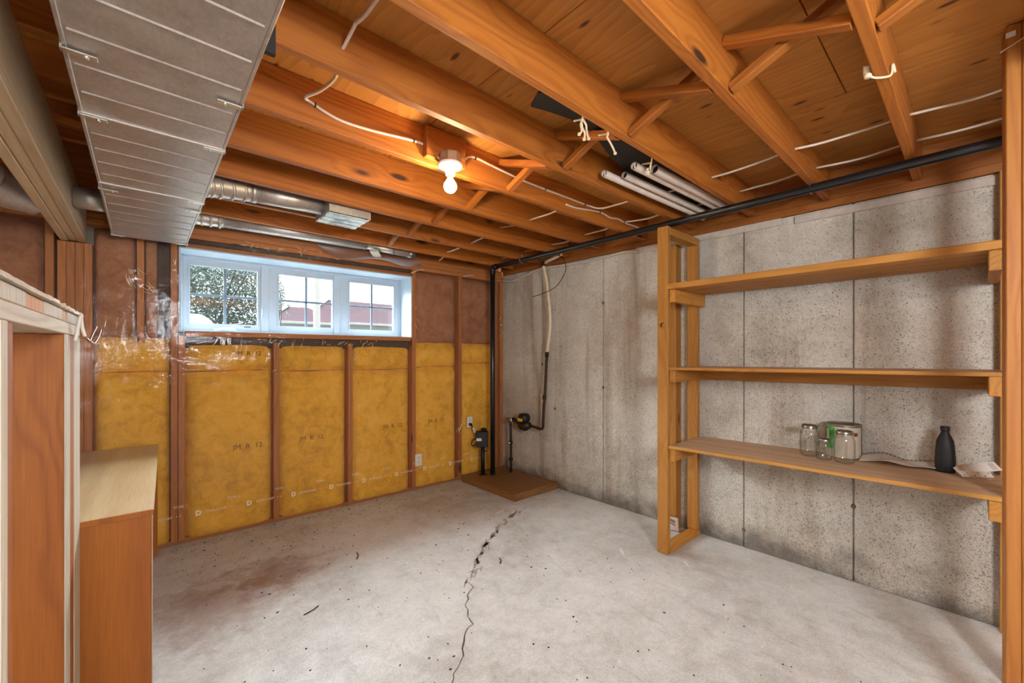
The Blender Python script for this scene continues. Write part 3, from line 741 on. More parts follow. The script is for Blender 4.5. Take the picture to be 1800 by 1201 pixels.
def pipe_ring(name, p0, p1, r, mat, parent, seg=20, k=0): return tube(name, mat, [p0, p1], r, parent, seg, k=0)
rp = empty('round_duct', (.6, 2.86, 2.33), 'thick round galvanised branch duct ending in a register boot', 'air duct')
tube('elbow', M['galv'], [(.2325, 2.80, 2.27), (.27, 2.81, 2.285), (.36, 2.84, 2.305), (.47, 2.87, 2.322)], .062, rp, 20, k=5)
for q in (.262, .30, .36, .42): tube('elbow_bead', M['galv'], [(q, 2.805 + (q - .25) * .3, 2.28 + (q - .25) * .19), (q + .012, 2.808 + (q - .25) * .3, 2.283 + (q - .25) * .19)], .0655, rp, 20, k=0)
tube('straight_pipe', M['galv'], [(.47, 2.87, 2.322), (.88, 2.872, 2.335)], .060, rp, 20, k=0)
tube('pipe_collar', M['galv'], [(.475, 2.87, 2.322), (.50, 2.87, 2.323)], .064, rp, 20, k=0)
bm = bmesh.new()
P = [(.88, 2.73, 2.43), (.88, 3.01, 2.43), (.88, 3.01, 2.265), (.88, 2.73, 2.265), (1.15, 2.73, 2.33), (1.15, 3.01, 2.33), (1.15, 3.01, 2.265), (1.15, 2.73, 2.265)]
V = [bm.verts.new(p) for p in P]
for f in ((0, 1, 2, 3), (7, 6, 5, 4), (0, 4, 5, 1), (3, 2, 6, 7), (0, 3, 7, 4), (1, 5, 6, 2)): bm.faces.new([V[i] for i in f])
boot = link('register_boot', done(bm, 'register_boot'), M['galv'], rp)
link('foil_cover', grid_me('foil_cover', lambda u, v: Vector((.885 + .26 * u, 2.735 + .27 * v, 2.262 - .008 * abs(mnoise.noise(Vector((u * 6, v * 5, 1)))) - .004 * math.sin(v * 22))), 16, 12), M['foil'], boot)
rp2 = empty('round_duct', (.8, 3.57, 2.31), 'slim round galvanised duct running along above the window', 'air duct')
tube('elbow', M['galv'], [(.2325, 3.53, 2.285), (.30, 3.545, 2.29), (.42, 3.56, 2.30)], .047, rp2, 18, k=5)
for q in (.255, .29, .34, .39): tube('elbow_bead', M['galv'], [(q, 3.54, 2.287), (q + .012, 3.54, 2.288)], .050, rp2, 18, k=0)
tube('straight_pipe', M['galv'], [(.42, 3.56, 2.30), (1.46, 3.575, 2.318)], .045, rp2, 18, k=0)
tube('straight_pipe', M['galv'], [(1.47, 3.58, 2.316), (1.93, 3.575, 2.302)], .035, rp2, 18, k=0)
tube('pipe_collar', M['foil'], [(1.70, 3.577, 2.310), (1.715, 3.577, 2.3095)], .041, rp2, 18, k=0)
tube('pipe_collar', M['foil'], [(1.86, 3.576, 2.304), (1.93, 3.575, 2.302)], .040, rp2, 18, k=0)
rp3 = empty('round_duct', (-.45, 2.9, 2.1), 'fat round duct elbow left of the wooden beam', 'air duct')
tube('elbow', M['galv'], [(-.62, 2.70, 2.20), (-.58, 2.85, 2.17), (-.50, 3.0, 2.13), (-.40, 3.08, 2.125)], .085, rp3, 22, k=5)
for (a, b) in (((-.595, 2.82, 2.175), (-.588, 2.835, 2.173)), ((-.545, 2.93, 2.15), (-.535, 2.945, 2.147))): tube('elbow_bead', M['galv'], [a, b], .09, rp3, 22, k=0)
rp4 = empty('round_duct', (-.2, 3.1, 2.17), 'short grey round duct between wooden beam and air duct', 'air duct')
tube('straight_pipe', M['galv'], [(-.268, 3.08, 2.165), (-.145, 3.08, 2.165)], .055, rp4, 20, k=0)

# ================================================================== BEAM
bmx = empty('support_beam', (-.325, 1, 2.06), 'triple-ply wooden beam running beside the air duct', 'beam')
for k in range(3):
    x = -.384 + k * .0385
    zb = 2.06 + (.004 if k == 1 else 0)
    board('beam_ply', M['beam'], (x + .0185, -3.0, (zb + 2.304) / 2), (x + .0185, 3.76, (zb + 2.304) / 2), .037, 2.304 - zb, UP, bmx, .003)

# ================================================================== LEFT PARTITION
PO = Vector((-.171, 2.15, 0)); PD = Vector((-.0157, -1, 0)).normalized(); PN = Vector((1, -.0157, 0)).normalized()  # along towards camera, facing room
part = empty('partition_frame', PO, 'low framed partition with raw lumber ends in left foreground', 'partition')
def pbox(name, mat, d0, d1, z0, z1, x0, x1, bev=.002, grain='z'):
    c = PO + PD * ((d0 + d1) / 2) + PN * ((x0 + x1) / 2) + UP * ((z0 + z1) / 2)
    if grain == 'z': return link(name, box_me(name, z1 - z0, abs(d1 - d0), abs(x1 - x0), bev), mat, part, frame(c, UP, PN))
    return link(name, box_me(name, abs(d1 - d0), z1 - z0, abs(x1 - x0), bev), mat, part, frame(c, PD, PN))
SR = M['partition']
pbox('stud', M['pale'], 0, .138, .039, 1.418, -.038, 0)  # raw pale end stud, its colour also carrying the window light
pbox('stud', SR, 0, .138, .039, 1.418, -.16, -.039)
pbox('stud', SR, .140, .222, .039, 1.418, -.14, -.001)
pbox('stud', SR,   .224, .312, .039, 1.418, -.22, -.0045)
pbox('edge_strip', M['pale'], .226, .310, .039, 1.418, -.004, 0, .0005)  # added strip: pale lumber edge with window light put into its colour
pbox('stud', SR, .924, .966, .039, 1.418, -.22, -.001)
pbox('stud', SR, .967, 1.010, .039, 1.418, -.24, -.0045)
pbox('edge_strip', M['pale'], .967, 1.010, .039, 1.418, -.004, 0, .0005)  # added strip again, pale edge and window light in one colour
for d in (1.55, 2.2): pbox('stud', SR, d, d + .04, .039, 1.418, -.14, 0)
pbox('bottom_plate', SR, 0, 3.4, 0, .038, -.14, 0, grain='d')
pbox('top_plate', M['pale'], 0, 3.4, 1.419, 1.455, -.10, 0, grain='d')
cuts = [(0.0, .03, 'stud'), (.034, .26, 'pale'), (.272, .345, 'stud'), (.35, .60, 'pale'), (.605, .80, 'stud'), (.805, 1.05, 'pale'), (1.06, 1.16, 'stud'), (1.165, 1.4, 'pale'), (1.41, 1.6, 'stud'), (1.61, 2.2, 'pale')]
for a, b, m_ in cuts: pbox('end_block', M[m_], a + .001, b - .001, 1.456, 1.490, -.11, -.002 if m_ == 'pale' else -.005)
def ragged(name, d0, d1, z0, z1, mat, jag):
    bm = bmesh.new(); n = int((d1 - d0) / .02); top = []; bot = []
    rows = []
    for i in range(n + 1):
        d = d0 + (d1 - d0) * i / n; e = random.uniform(-jag, jag); zt = z1 + random.uniform(-jag, jag) * .4
        rows.append([bm.verts.new(PO + PD * d + PN * x + UP * z) for x, z in ((.006 + e, z0), (.004 + e, zt), (-.12, zt), (-.12, z0))])
    for a, b in zip(rows, rows[1:]):
        for k in range(4): bm.faces.new((a[k], a[(k + 1) % 4], b[(k + 1) % 4], b[k]))
    bm.faces.new(rows[0]); bm.faces.new(rows[-1][::-1])
    return link(name, done(bm, name), mat, part)
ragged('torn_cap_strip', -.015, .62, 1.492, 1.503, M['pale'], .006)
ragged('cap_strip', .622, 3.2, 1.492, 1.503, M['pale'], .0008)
pc = empty('cable_stub', PO + PD * .2 + UP * 1.45, 'cut white cable end with bare wires on partition top', 'cable')
def pp(d, x, z): return PO + PD * d + PN * x + UP * z
tube('sheath', M['whiteplastic'], [pp(.215, .010, 1.40), pp(.21, .014, 1.43), pp(.205, .018, 1.465), pp(.195, .022, 1.485), pp(.18, .02, 1.475), pp(.165, .022, 1.44), pp(.17, .028, 1.415)], .0048, pc, 8)
tube('bare_wire', M['copper'], [pp(.17, .028, 1.415), pp(.13, .035, 1.40), pp(.05, .03, 1.405), pp(-.03, .03, 1.43), pp(-.10, .035, 1.462)], .0026, pc, 6)
tube('bare_wire', M['copper'], [pp(.175, .03, 1.412), pp(.12, .042, 1.395), pp(.04, .042, 1.40), pp(-.05, .045, 1.425), pp(-.12, .045, 1.452)], .0026, pc, 6)

# ================================================================== DESK
dk_o = Vector((.030, 2.158, 0)); DY = Vector((.031, 1, 0)).normalized(); DXn = Vector((-1, .031, 0)).normalized()
desk = empty('desk', dk_o, 'brown wood-veneer desk against the insulated wall at left', 'desk')
def dbox(name, mat, a0, a1, b0, b1, z0, z1, bev=.003):
    c = dk_o + DXn * ((a0 + a1) / 2) + DY * ((b0 + b1) / 2) + UP * ((z0 + z1) / 2)
    return link(name, box_me(name, a1 - a0, b1 - b0, z1 - z0, bev), mat, desk, frame(c, -DXn, UP))
dbox('desk_top', M['desktop'], 0, .62, 0, 1.535, .726, .746)
dbox('front_edge', M['deskside'], -.0005, .62, -.003, .0, .724, .7455, .001)
dbox('side_panel', M['deskside'], .006, .60, .006, .026, 0, .725)
dbox('edge_band', M['pale'], .003, .006, .006, .026, 0, .725, .0005)
dbox('side_panel', M['deskside'], .006, .60, 1.505, 1.528, 0, .725)
dbox('modesty_panel', M['deskside'], .50, .518, .027, 1.504, .2, .725)

# ================================================================== PLATFORM AND PLUMBING
plt = empty('pump_platform', (2.8, 3.2, 0), 'low plywood platform in the corner under black pipes', 'platform')
P4 = [(2.539, 2.82), (3.112, 2.805), (3.098, 3.63), (2.525, 3.648)]
prism('plywood_top', M['platform'], P4, .052, .068, plt)
board('frame_board', M['platform'], (2.545, 2.832, .026), (3.105, 2.818, .026), .03, .050, UP, plt)
board('frame_board', M['platform'], (2.553, 2.85, .026), (2.540, 3.635, .026), .03, .050, UP, plt)
board('frame_board', M['platform'], (3.09, 2.84, .026), (3.08, 3.62, .026), .03, .050, UP, plt)
dp = empty('drain_pipe', (2.78, 3.434, .068), 'black plastic drain pipe rising from platform and crossing under joists', 'pipe')
VX, VY, RZ = 2.78, 3.434, 2.277
tube('riser', M['black'], [(VX, VY, .069), (VX, VY, RZ - .05)], .026, dp, 20, k=0)
tube('elbow', M['black'], [(VX, VY, RZ - .075), (VX, VY, RZ - .03), (VX, VY - .012, RZ - .006), (VX, VY - .03, RZ), (VX, VY - .07, RZ)], .031, dp, 20, k=4)
tube('run', M['black'], [(VX, VY - .05, RZ), (VX - .01, 1.5, RZ - .003), (VX, -1.6, RZ + .005)], .0245, dp, 20, k=4)
tube('label_band', M['paper'], [(VX, 2.71, RZ - .001), (VX, 2.69, RZ - .001)], .0252, dp, 20, k=0)
for y in (2.98, .616):
    tube('hanger_strap', M['chrome'], [(VX, y, ZJ + .03), (VX - .03, y, RZ), (VX, y, RZ - .0275), (VX + .03, y, RZ), (VX, y, ZJ + .03)], .0028, dp, 6)
tube('floor_flange', M['black'], [(VX, VY, .0685), (VX, VY, .080)], .036, dp, 20, k=0)

sb = empty('pump_switch', (2.706, 3.496, .068), 'black electrical box on short post beside the drain riser', 'pump control')
bxx = frame((2.690, 3.500, .452), (.75, -.66, 0), UP)
bo = link('switch_box', box_me('switch_box', .125, .085, .165, .006), M['blackmatte'], sb, bxx)
aabb('cap', M['blackmatte'], (2.69, 3.48, .535), (2.735, 3.525, .565), sb, .006)
tube('post', M['blackmatte'], [(2.70, 3.50, .069), (2.70, 3.50, .38)], .022, sb, 14, k=0)
aabb('base_plate', M['blackmatte'], (2.66, 3.475, .0685), (2.74, 3.53, .078), sb, .004)
link('warning_label', box_me('warning_label', .055, .001, .03, 0), M['paper'], sb, bxx @ Matrix.Translation((-.030, -.0432, .0)))
tube('side_lever', M['blackmatte'], [(2.715, 3.49, .32), (2.738, 3.475, .33)], .007, sb, 8, k=0)
cp = [bk(.485, .60, -.03), bk(.475, .585, -.06), bk(.46, .55, -.07), bk(.44, .50, -.08), bk(.43, .45, -.11), bk(.46, .40, -.12), bk(.50, .385, -.12), bk(.52, .41, -.12), bk(.50, .45, -.12), bk(.45, .455, -.125), bk(.41, .42, -.12), bk(.44, .385, -.12), bk(.43, .43, -.13)]
tube('power_cord', M['blackmatte'], cp, .0055, sb, 8)
tube('plug', M['blackmatte'], [bk(.482, .602, -.022), bk(.478, .596, -.055)], .016, sb, 12, k=0)
tube('cord_tag', M['whiteplastic'], [bk(.466, .568, -.07), bk(.448, .51, -.08)], .011, sb, 10, k=0)

wm = empty('water_meter', cw(.46, .07, -.12), 'water meter with dark supply pipes by the concrete wall', 'water meter')
O_ = -.12
tube('inlet_pipe', M['darkpipe'], [cw(.268, .069, O_), cw(.268, .32, O_), cw(.262, .60, O_)], .013, wm, 12, k=3)
tube('inlet_coupling', M['darkpipe'], [cw(.268, .195, O_), cw(.268, .225, O_)], .022, wm, 12, k=0)
tube('inlet_coupling', M['darkpipe'], [cw(.266, .375, O_), cw(.266, .41, O_)], .02, wm, 12, k=0)
tube('valve_wheel', M['chrome'], [cw(.266, .39, O_), cw(.266, .39, O_ - .035)], .012, wm, 10, k=0)
tube('shutoff_valve', M['chrome'], [cw(.24, .625, O_), cw(.30, .650, O_)], .026, wm, 12, k=0)
tube('valve_handle', M['chrome'], [cw(.22, .655, O_ - .02), cw(.33, .685, O_ - .03)], .009, wm, 8, k=0)
tube('coupling', M['darkpipe'], [cw(.30, .650, O_), cw(.40, .625, O_)], .022, wm, 12, k=0)
tube('meter_body', M['brass'], [cw(.40, .622, O_), cw(.44, .605, O_), cw(.50, .603, O_), cw(.56, .615, O_)], [.03, .052, .055, .028], wm, 18)
lathe('meter_register', M['blackmatte'], [(.0, 0), (.055, 0), (.062, .02), (.062, .055), (.05, .078), (.02, .088), (0, .09)], cw(.475, .645, O_), wm, 22)
pb = cw(.475, .668, O_ - .062)
link('yellow_tag', box_me('yellow_tag', .07, .004, .032, .001), M['yellow'], wm, frame(pb, CD, UP))
lathe('register_lid', M['chrome'], [(0, .006), (.028, .005), (.03, 0)], cw(.475, .734, O_), wm, 16)
tube('outlet_pipe', M['brass'], [cw(.56, .615, O_), cw(.64, .606, O_), cw(.72, .60, O_), cw(.745, .62, O_), cw(.748, .68, O_), cw(.757, .82, O_), cw(.773, .97, O_), cw(.797, 1.34, O_)], .014, wm, 12, k=5)
tube('drain_cock', M['chrome'], [cw(.76, .93, O_), cw(.715, .945, O_ - .01)], .012, wm, 10, k=0)
tube('drain_cock', M['chrome'], [cw(.757, .905, O_), cw(.75, .87, O_ - .01)], .008, wm, 8, k=0)
tube('pipe_coupling', M['darkpipe'], [cw(.763, .90, O_), cw(.766, .945, O_)], .02, wm, 12, k=0)
tube('pipe_coupling', M['darkpipe'], [cw(.796, 1.33, O_), cw(.80, 1.375, O_)], .02, wm, 12, k=0)
wp = empty('supply_pipe', cw(.8, 1.37, -.12), 'cream plastic water pipe bending down the concrete wall', 'pipe')
tube('pipe', M['cream'], [cw(.80, 1.37, O_), cw(.835, 1.55, O_), cw(.843, 1.72, O_), cw(.82, 1.92, O_), cw(.79, 2.10, O_), cw(.75, 2.255, O_)], .0145, wp, 12)
tube('elbow', M['darkpipe'], [cw(.752, 2.235, O_), cw(.75, 2.262, O_), cw(.775, 2.272, O_)], .020, wp, 12, k=3)
tube('branch', M['tube'], [cw(.765, 2.268, O_), cw(.99, 2.315, O_)], .016, wp, 12, k=0)
hw = tube('loose_wire', M['slot'], [cw(.97, 2.31, -.16), cw(1.05, 2.25, -.17), cw(1.085, 2.16, -.17), cw(1.04, 2.07, -.17), cw(.95, 1.995, -.17), cw(.80, 1.955, -.17), cw(.65, 1.935, -.17)], .0035, None, 6)
tag(hw, 'thin dark wire curling down beside the cream pipe', 'wire')

# outlets
def outlet(s, z, label):
    e = empty('outlet', bk(s, z, -.02), label, 'outlet')
    bkbox('cover_plate', M['whiteplastic'], s - .036, s + .036, z - .058, z + .058, -.030, -.020, e, .003)
    for dz in (-.022, .022):
        r_ = bkbox('receptacle', M['whiteplastic'], s - .017, s + .017, z + dz - .015, z + dz + .015, -.033, -.029, e, .004)
        for ds_ in (-.006, .006): bkbox('slot', M['slot'], s + ds_ - .0014, s + ds_ + .0014, z + dz - .004, z + dz + .007, -.0338, -.0328, r_, 0)
    lathe('screw', M['chrome'], [(0, .002), (.003, .001), (.003, 0)], bk(s, z, -.030), e, 8, axis=-NB)
outlet(1.084, .314, 'white wall outlet with empty sockets low on the film')
outlet(.479, .623, 'white wall outlet with a black plug in it')
tube('wire_scrap', M['whiteplastic'], [bk(.575, .62, -.025), bk(.60, .575, -.03), bk(.615, .545, -.028)], .004, film_o and None, 6)
tag(bpy.data.objects['wire_scrap'], 'tiny white wire scrap stuck beside the plugged outlet', 'wire')

# ================================================================== LIGHT
LX, LY = 1.135, 1.735
lf = empty('ceiling_light', (LX, LY, 2.33), 'lit bare bulb in a white porcelain holder', 'ceiling light')
lathe('junction_box', M['greybox'], [(0, .05), (.052, .05), (.054, .046), (.054, 0), (0, 0)], (LX, LY, 2.296), lf, 8, False)
lathe('lamp_holder', M['porcelain'], [(0, 0), (.060, 0), (.063, -.006), (.055, -.016), (.034, -.026), (.024, -.036), (.022, -.056), (.0, -.056)], (LX, LY, 2.296), lf, 28)
lathe('bulb_neck', M['porcelain'], [(0, .0), (.014, 0), (.015, -.012), (.020, -.024), (.0, -.024)], (LX, LY, 2.240), lf, 20)
bulb = lathe('bulb', M['bulb'], [(0, .031)] + [(.0315 * math.cos(a), .0315 * math.sin(a)) for a in [math.radians(q) for q in range(80, -90, -10)]] + [(0, -.0315)], (LX, LY, 2.186), lf, 36)
lc = empty('light_cable', (.5, 1.81, 2.39), 'white cable feeding the ceiling light along a joist', 'cable')
yf_ = 1.819
tube('sheath', M['cable'], [(.50, 1.30, 2.40), (.50, 1.40, 2.385), (.50, 1.46, 2.38), (.54, 1.60, 2.40), (.53, 1.74, 2.41), (.49, 1.805, 2.395), (.515, yf_, 2.39), (.62, yf_, 2.362), (.76, yf_, 2.366), (.98, yf_, 2.392), (1.06, yf_, 2.385), (1.09, 1.79, 2.34), (1.10, 1.76, 2.32)], .0062, lc, 8)
tube('sheath', M['cable'], [(.523, 1.167, 2.42), (.515, 1.26, 2.41), (.50, 1.30, 2.40)], .0062, lc, 8, k=3)
tube('sheath', M['cable'], [(.58, .60, 2.43), (.55, .9, 2.425), (.523, 1.167, 2.42)], .0062, lc, 8, k=3)
tube('sheath', M['cable'], [(1.185, 1.76, 2.325), (1.25, 1.80, 2.37), (1.33, yf_, 2.425), (1.45, yf_, 2.42), (1.55, yf_, 2.412), (1.77, yf_, 2.40), (2.10, yf_, 2.40), (2.338, yf_, 2.40), (2.40, 1.76, 2.38), (2.40, 1.62, 2.37), (2.42, 1.45, 2.375)], .0062, lc, 8)
for (x, z) in ((.53, 2.386), (.98, 2.392), (1.35, 2.424), (1.9, 2.40), (2.30, 2.40)): aabb('staple', M['darkpipe'], (x - .003, yf_ - .008, z - .009), (x + .003, yf_ + .006, z + .009), lc, .001)

# cables threaded through the joists: one thing per run, one sheath part per bay
def run(name, label, pts, r=.0058):
    e = empty(name, pts[0], label, 'cable')
    for a, b, sag in zip(pts, pts[1:], [random.uniform(.004, .018) for _ in pts]):
        a, b = Vector(a), Vector(b); m = (a + b) / 2 - UP * sag + Vector((random.uniform(-.01, .01), 0, 0))
        tube('sheath', M['cable'], [a, a * .75 + b * .25 - UP * sag * .7, m, a * .25 + b * .75 - UP * sag * .5, b], r, e, 8, k=3)
    return e
run('ceiling_cable', 'white cable through the joists nearest the bulb', [(2.24, 3.63, 2.30), (2.222, 3.46, 2.352), (2.222, 3.06, 2.362), (2.223, 2.66, 2.413), (2.175, 2.25, 2.366), (2.165, 1.83, 2.367)])
run('ceiling_cable', 'white cable through the right-hand joists, further from the wall', [(2.43, 1.43, 2.372), (2.44, 1.03, 2.372), (2.395, .61, 2.367), (2.54, .21, 2.42), (2.55, -.19, 2.41), (2.55, -.6, 2.41)])
run('ceiling_cable', 'white cable threaded through joists close above the drain pipe', [(2.93, 3.62, 2.33), (2.905, 3.46, 2.388), (2.889, 3.06, 2.397), (2.863, 2.66, 2.383), (2.839, 2.25, 2.382), (2.80, 1.83, 2.385), (2.82, 1.42, 2.384), (2.853, 1.02, 2.397), (2.806, .60, 2.396), (2.854, .20, 2.412), (2.85, -.2, 2.41), (2.85, -.6, 2.41)])
ex = empty('ceiling_cable', (2.154, 1.82, 2.345), 'white cable stapled below the light cable on the same joist', 'cable')
tube('sheath', M['cable'], [(2.10, yf_, 2.352), (2.20, yf_, 2.352), (2.47, yf_, 2.384), (2.60, yf_, 2.372), (2.70, yf_, 2.385), (2.80, yf_ - .002, 2.372), (2.95, yf_, 2.376), (3.07, yf_, 2.366)], .0058, ex, 8)
for x, z in ((2.47, 2.384), (2.78, 2.372)): aabb('staple', M['darkpipe'], (x - .003, yf_ - .008, z - .009), (x + .003, yf_ + .006, z + .009), ex, .001)
for k_, (s, z, lb) in enumerate(((1.02, 2.17, 'white cable tail on the film right of the window'), (.42, 2.19, 'white cable tail on the film near the corner stud'))):
    q = tube('cable_tail', M['cable'], [bk(s + .14, z - .03 + .02 * k_, -.022), bk(s + .06, z + .01, -.025), bk(s, z + .02, -.022)], .005, None, 6); tag(q, lb, 'cable')
q = tube('cable_tail', M['cable'], [(1.55, .16, 2.46), (1.545, .20, 2.42), (1.52, .225, 2.385), (1.50, .235, 2.36)], .006, None, 8); tag(q, 'cut cable end hanging near the top edge', 'cable')
q = empty('joist_tie', (2.0, .20, 2.30), 'white cord looped under the joist at upper right', 'cord')
tube('cord', M['string'], [(1.83, .615, 2.31), (1.86, .60, 2.30), (1.9, .60, 2.298)], .004, q, 6)
for o in list(q.children): bpy.data.objects.remove(o)
jx_ = 1.86
tube('cord', M['string'], [(jx_ - .02, .245, 2.335), (jx_ - .015, .242, 2.305), (jx_, .235, 2.300), (jx_ + .02, .215, 2.299), (jx_ + .03, .194, 2.303), (jx_ + .03, .190, 2.335), (jx_ + .05, .186, 2.315)], .004, q, 8)
tube('knot', M['string'], [(jx_ - .03, .248, 2.335), (jx_ - .015, .250, 2.315), (jx_ - .02, .247, 2.30)], .011, q, 8)

# tubes tied up between the joists
tl = ['lowest', 'second', 'third', 'topmost']
for i_, (x, y, z, r, lb) in enumerate(((1.866, 1.345, 2.335, .019, 'grey plastic tube nearest the bulb among four between joists'), (1.985, 1.296, 2.345, .019, 'second grey tube from the bulb with recessed end'), (1.905, 1.186, 2.335, .020, 'pale tube whose open white end sticks out farthest'), (2.02, 1.135, 2.335, .024, 'pale grey tube tied with string beside the joist'))):
    e = empty('plastic_tube', (x, y, z), lb, 'tube', 'tubes tied between the joists')
    x1 = 3.04 - .03 * i_
    bm = bmesh.new(); 
    P_ = [Vector((0, 0, 0)), Vector((x1 - x, -.02, .01))]
    tube_bm(bm, P_, r, 16, False); tube_bm(bm, P_, r * .82, 16, False)
    link('tube', done(bm, 'tube', True), M['tube'], e, Matrix.Translation((x, y, z)))
    tube('end_plug', M['slot'], [(x + .015, y, z), (x + .03, y, z)], r * .81, e, 14, k=0)
    if i_ in (0, 2): aabb('end_tab', M['whiteplastic'], (x + .004, y - .003, z - r * .8), (x + .012, y + .003, z + r * .8), e, .001)
# black blade-shaped plastic sheet lying above the tubes
def inv(x, y, z):
    l = (x - CX) / F; zz = (HY - y) / F; tt = (z - CH) / zz
    return (tt * (l * UX / UN + UY / UN), tt * (-l * UY / UN + UX / UN))
bl = [(2.95, 1.085), (3.03, 1.40), (2.55, 1.405), (2.30, 1.375), (2.0, 1.315), (1.82, 1.27), (1.70, 1.235), (1.60, 1.20), (1.50, 1.185), (1.40, 1.185), (1.33, 1.20), (1.27, 1.215), (1.205, 1.235), (1.185, 1.195), (1.165, 1.15), (1.20, 1.11), (1.30, 1.095), (1.6, 1.085), (2.1, 1.08)]
bd = prism('black_panel', M['blackmatte'], bl, 2.386, 2.398); tag(bd, 'black blade-shaped plastic sheet lying above the tubes', 'panel')
def knot(x, y, z, label, seed, n=3, drop=.08):
    rg_ = random.Random(seed); e = empty('string_tie', (x, y, z), label, 'string')
    tube('loop', M['string'], [(x - .03, y - .02, z + .02), (x, y + .004, z - .004), (x + .02, y + .02, z + .015), (x + .01, y + .06, z + .02)], .0045, e, 6)
    for k in range(n):
        pts = [Vector((x, y + .005, z))]
        for j in range(4): pts.append(pts[-1] + Vector((rg_.uniform(-.02, .02), rg_.uniform(-.006, .012), -drop / 4 * rg_.uniform(.5, 1.2))))
        tube('tail', M['string'], pts, .0042, e, 6, k=3)
        lathe('knot', M['string'], [(0, .008), (.007, .004), (.007, -.004), (0, -.008)], pts[-1], e, 8)
knot(1.335, 1.062, 2.312, 'three-tailed knotted white string left of the black sheet tie', 4, 3)
knot(1.50, 1.058, 2.308, 'single white string tail hanging below the joist', 9, 1, .1)
knot(1.93, 1.10, 2.325, 'white string tied round the pale tubes', 2, 2, .05)

# ================================================================== SHELVES
sh = empty('storage_shelf', (2.85, .65, 0), 'built-in wooden shelf with three boards on the concrete wall', 'shelf')
SH = M['shelf']
YL = 1.383
board('upright', SH, (2.653, YL + .0395, .001), (2.653, YL + .0395, 2.222), .076, .038, (1, 0, 0), sh, .003)
board('upright', SH, (3.097, YL + .04, .04), (3.097, YL + .04, 2.168), .078, .038, (1, 0, 0), sh, .003)
board('base_plate', SH, (2.673, YL + .038, .020), (3.116, YL + .034, .020), .076, .038, UP, sh, .003)
board('top_rail', SH, (2.675, YL + .040, 2.193), (3.116, YL + .038, 2.193), .074, .050, UP, sh, .003)
# top shelf of four boards laid flat
for k in range(4):
    x = 2.634 + k * .120
    board('shelf_slat', SH, (x + .053, 1.402 - (.0 if k == 0 else .022), 1.810), (x + .053, -.075, 1.810), .106, .038, UP, sh, .003)
def plank(xa, xb, z0l, z0r, th, mat, edge):
    p = board('shelf_board', mat, ((xa + xb) / 2, 1.380, z0l), ((xa + xb) / 2, -.075, z0r), xb - xa, th, UP, sh, .002)
    e = board('edge_strip', edge, (xa - .003, 1.380, z0l), (xa - .003, -.075, z0r), .006, th * .98, UP, p, .001)
plank(2.640, 3.10, 1.257, 1.272, .018, M['shelfboard'], SH)
board('rear_ledger', SH, cw(2.27, 1.203, -.02), cw(3.70, 1.216, -.02), .038, .075, UP, sh)
plank(2.640, 3.125, .730, .757, .019, M['shelfboard'], M['stud'])
for z, dz in ((1.747, .0), (1.2085, .0), (.680, .0)):
    board('cleat', SH, (2.648, YL - .021, z), (3.118, YL - .021, z), .038, .085, UP, sh, .003)
for z in (1.747, 1.222, .702):
    board('cleat', SH, (2.640, -.050, z), (3.140, -.050, z), .038, .085, UP, sh, .003)
board('upright', SH, (2.653, -.112, .001), (2.653, -.112, 2.30), .080, .038, (1, 0, 0), sh, .003)
board('upright', SH, (3.125, -.112, .001), (3.125, -.112, 2.25), .080, .038, (1, 0, 0), sh, .003)
tube('hook', M['slot'], [(2.634, 1.42, 1.565), (2.615, 1.42, 1.560), (2.61, 1.42, 1.545), (2.622, 1.42, 1.54)], .004, sh, 6)
# lone stud standing against the concrete behind the shelf end
ms = board('wall_stud', SH, cw(2.082, .001, -.045), cw(2.082, 2.20, -.045), .052, .089, -NC, None, .003); tag(ms, 'lone stud on the concrete behind the shelf upright', 'stud')
tw = empty('torn_bag', cw(2.09, .0, -.12), 'torn pink-striped plastic bag slumped behind the shelf foot', 'bag')
link('sheet', grid_me('sheet', lambda u, v: cw(2.035 + .10 * u, .003 + .115 * v - .01 * u * v, -.11 - .012 * math.sin(u * 5) - .01 * v), 8, 8, thick=.004), plain('pinkish_plastic', 'cbb8ac', .5, var=.08), tw)
for q_ in (.07, .088, .10): tube('stripe', M['brown'], [cw(2.045, q_, -.126), cw(2.12, q_ - .012, -.130)], .003, tw, 6, k=0)

# partition studs in right foreground
def post(x, y, wx, wy, z1, ang, label):
    c, s = math.cos(ang), math.sin(ang)
    o = link('partition_stud', box_me('partition_stud', z1, wy, wx, .003), M['post'], None, frame((x, y, z1 / 2), UP, (c, s, 0))); tag(o, label, 'stud'); return o
p1_ = post(2.265, -.080, .089, .036, 2.486, math.radians(4.0), 'full-height stud at the right edge with a stapled paper tag')
link('paper_tag', box_me('paper_tag', .018, .022, .0012, 0), M['paper'], p1_, frame((2.219, -.076, 2.452), UP, (-1, 0, 0)))
p2_ = post(2.262, -.1195, .089, .038, 2.486, 0, 'pale stud cut off by the right picture edge')
tp = tube('tie_wire', M['cable'], [(2.215, -.052, 2.40), (2.212, -.09, 2.415), (2.20, -.14, 2.435)], .0015, None, 6); tag(tp, 'thin wire tied across the top of the right stud', 'wire')

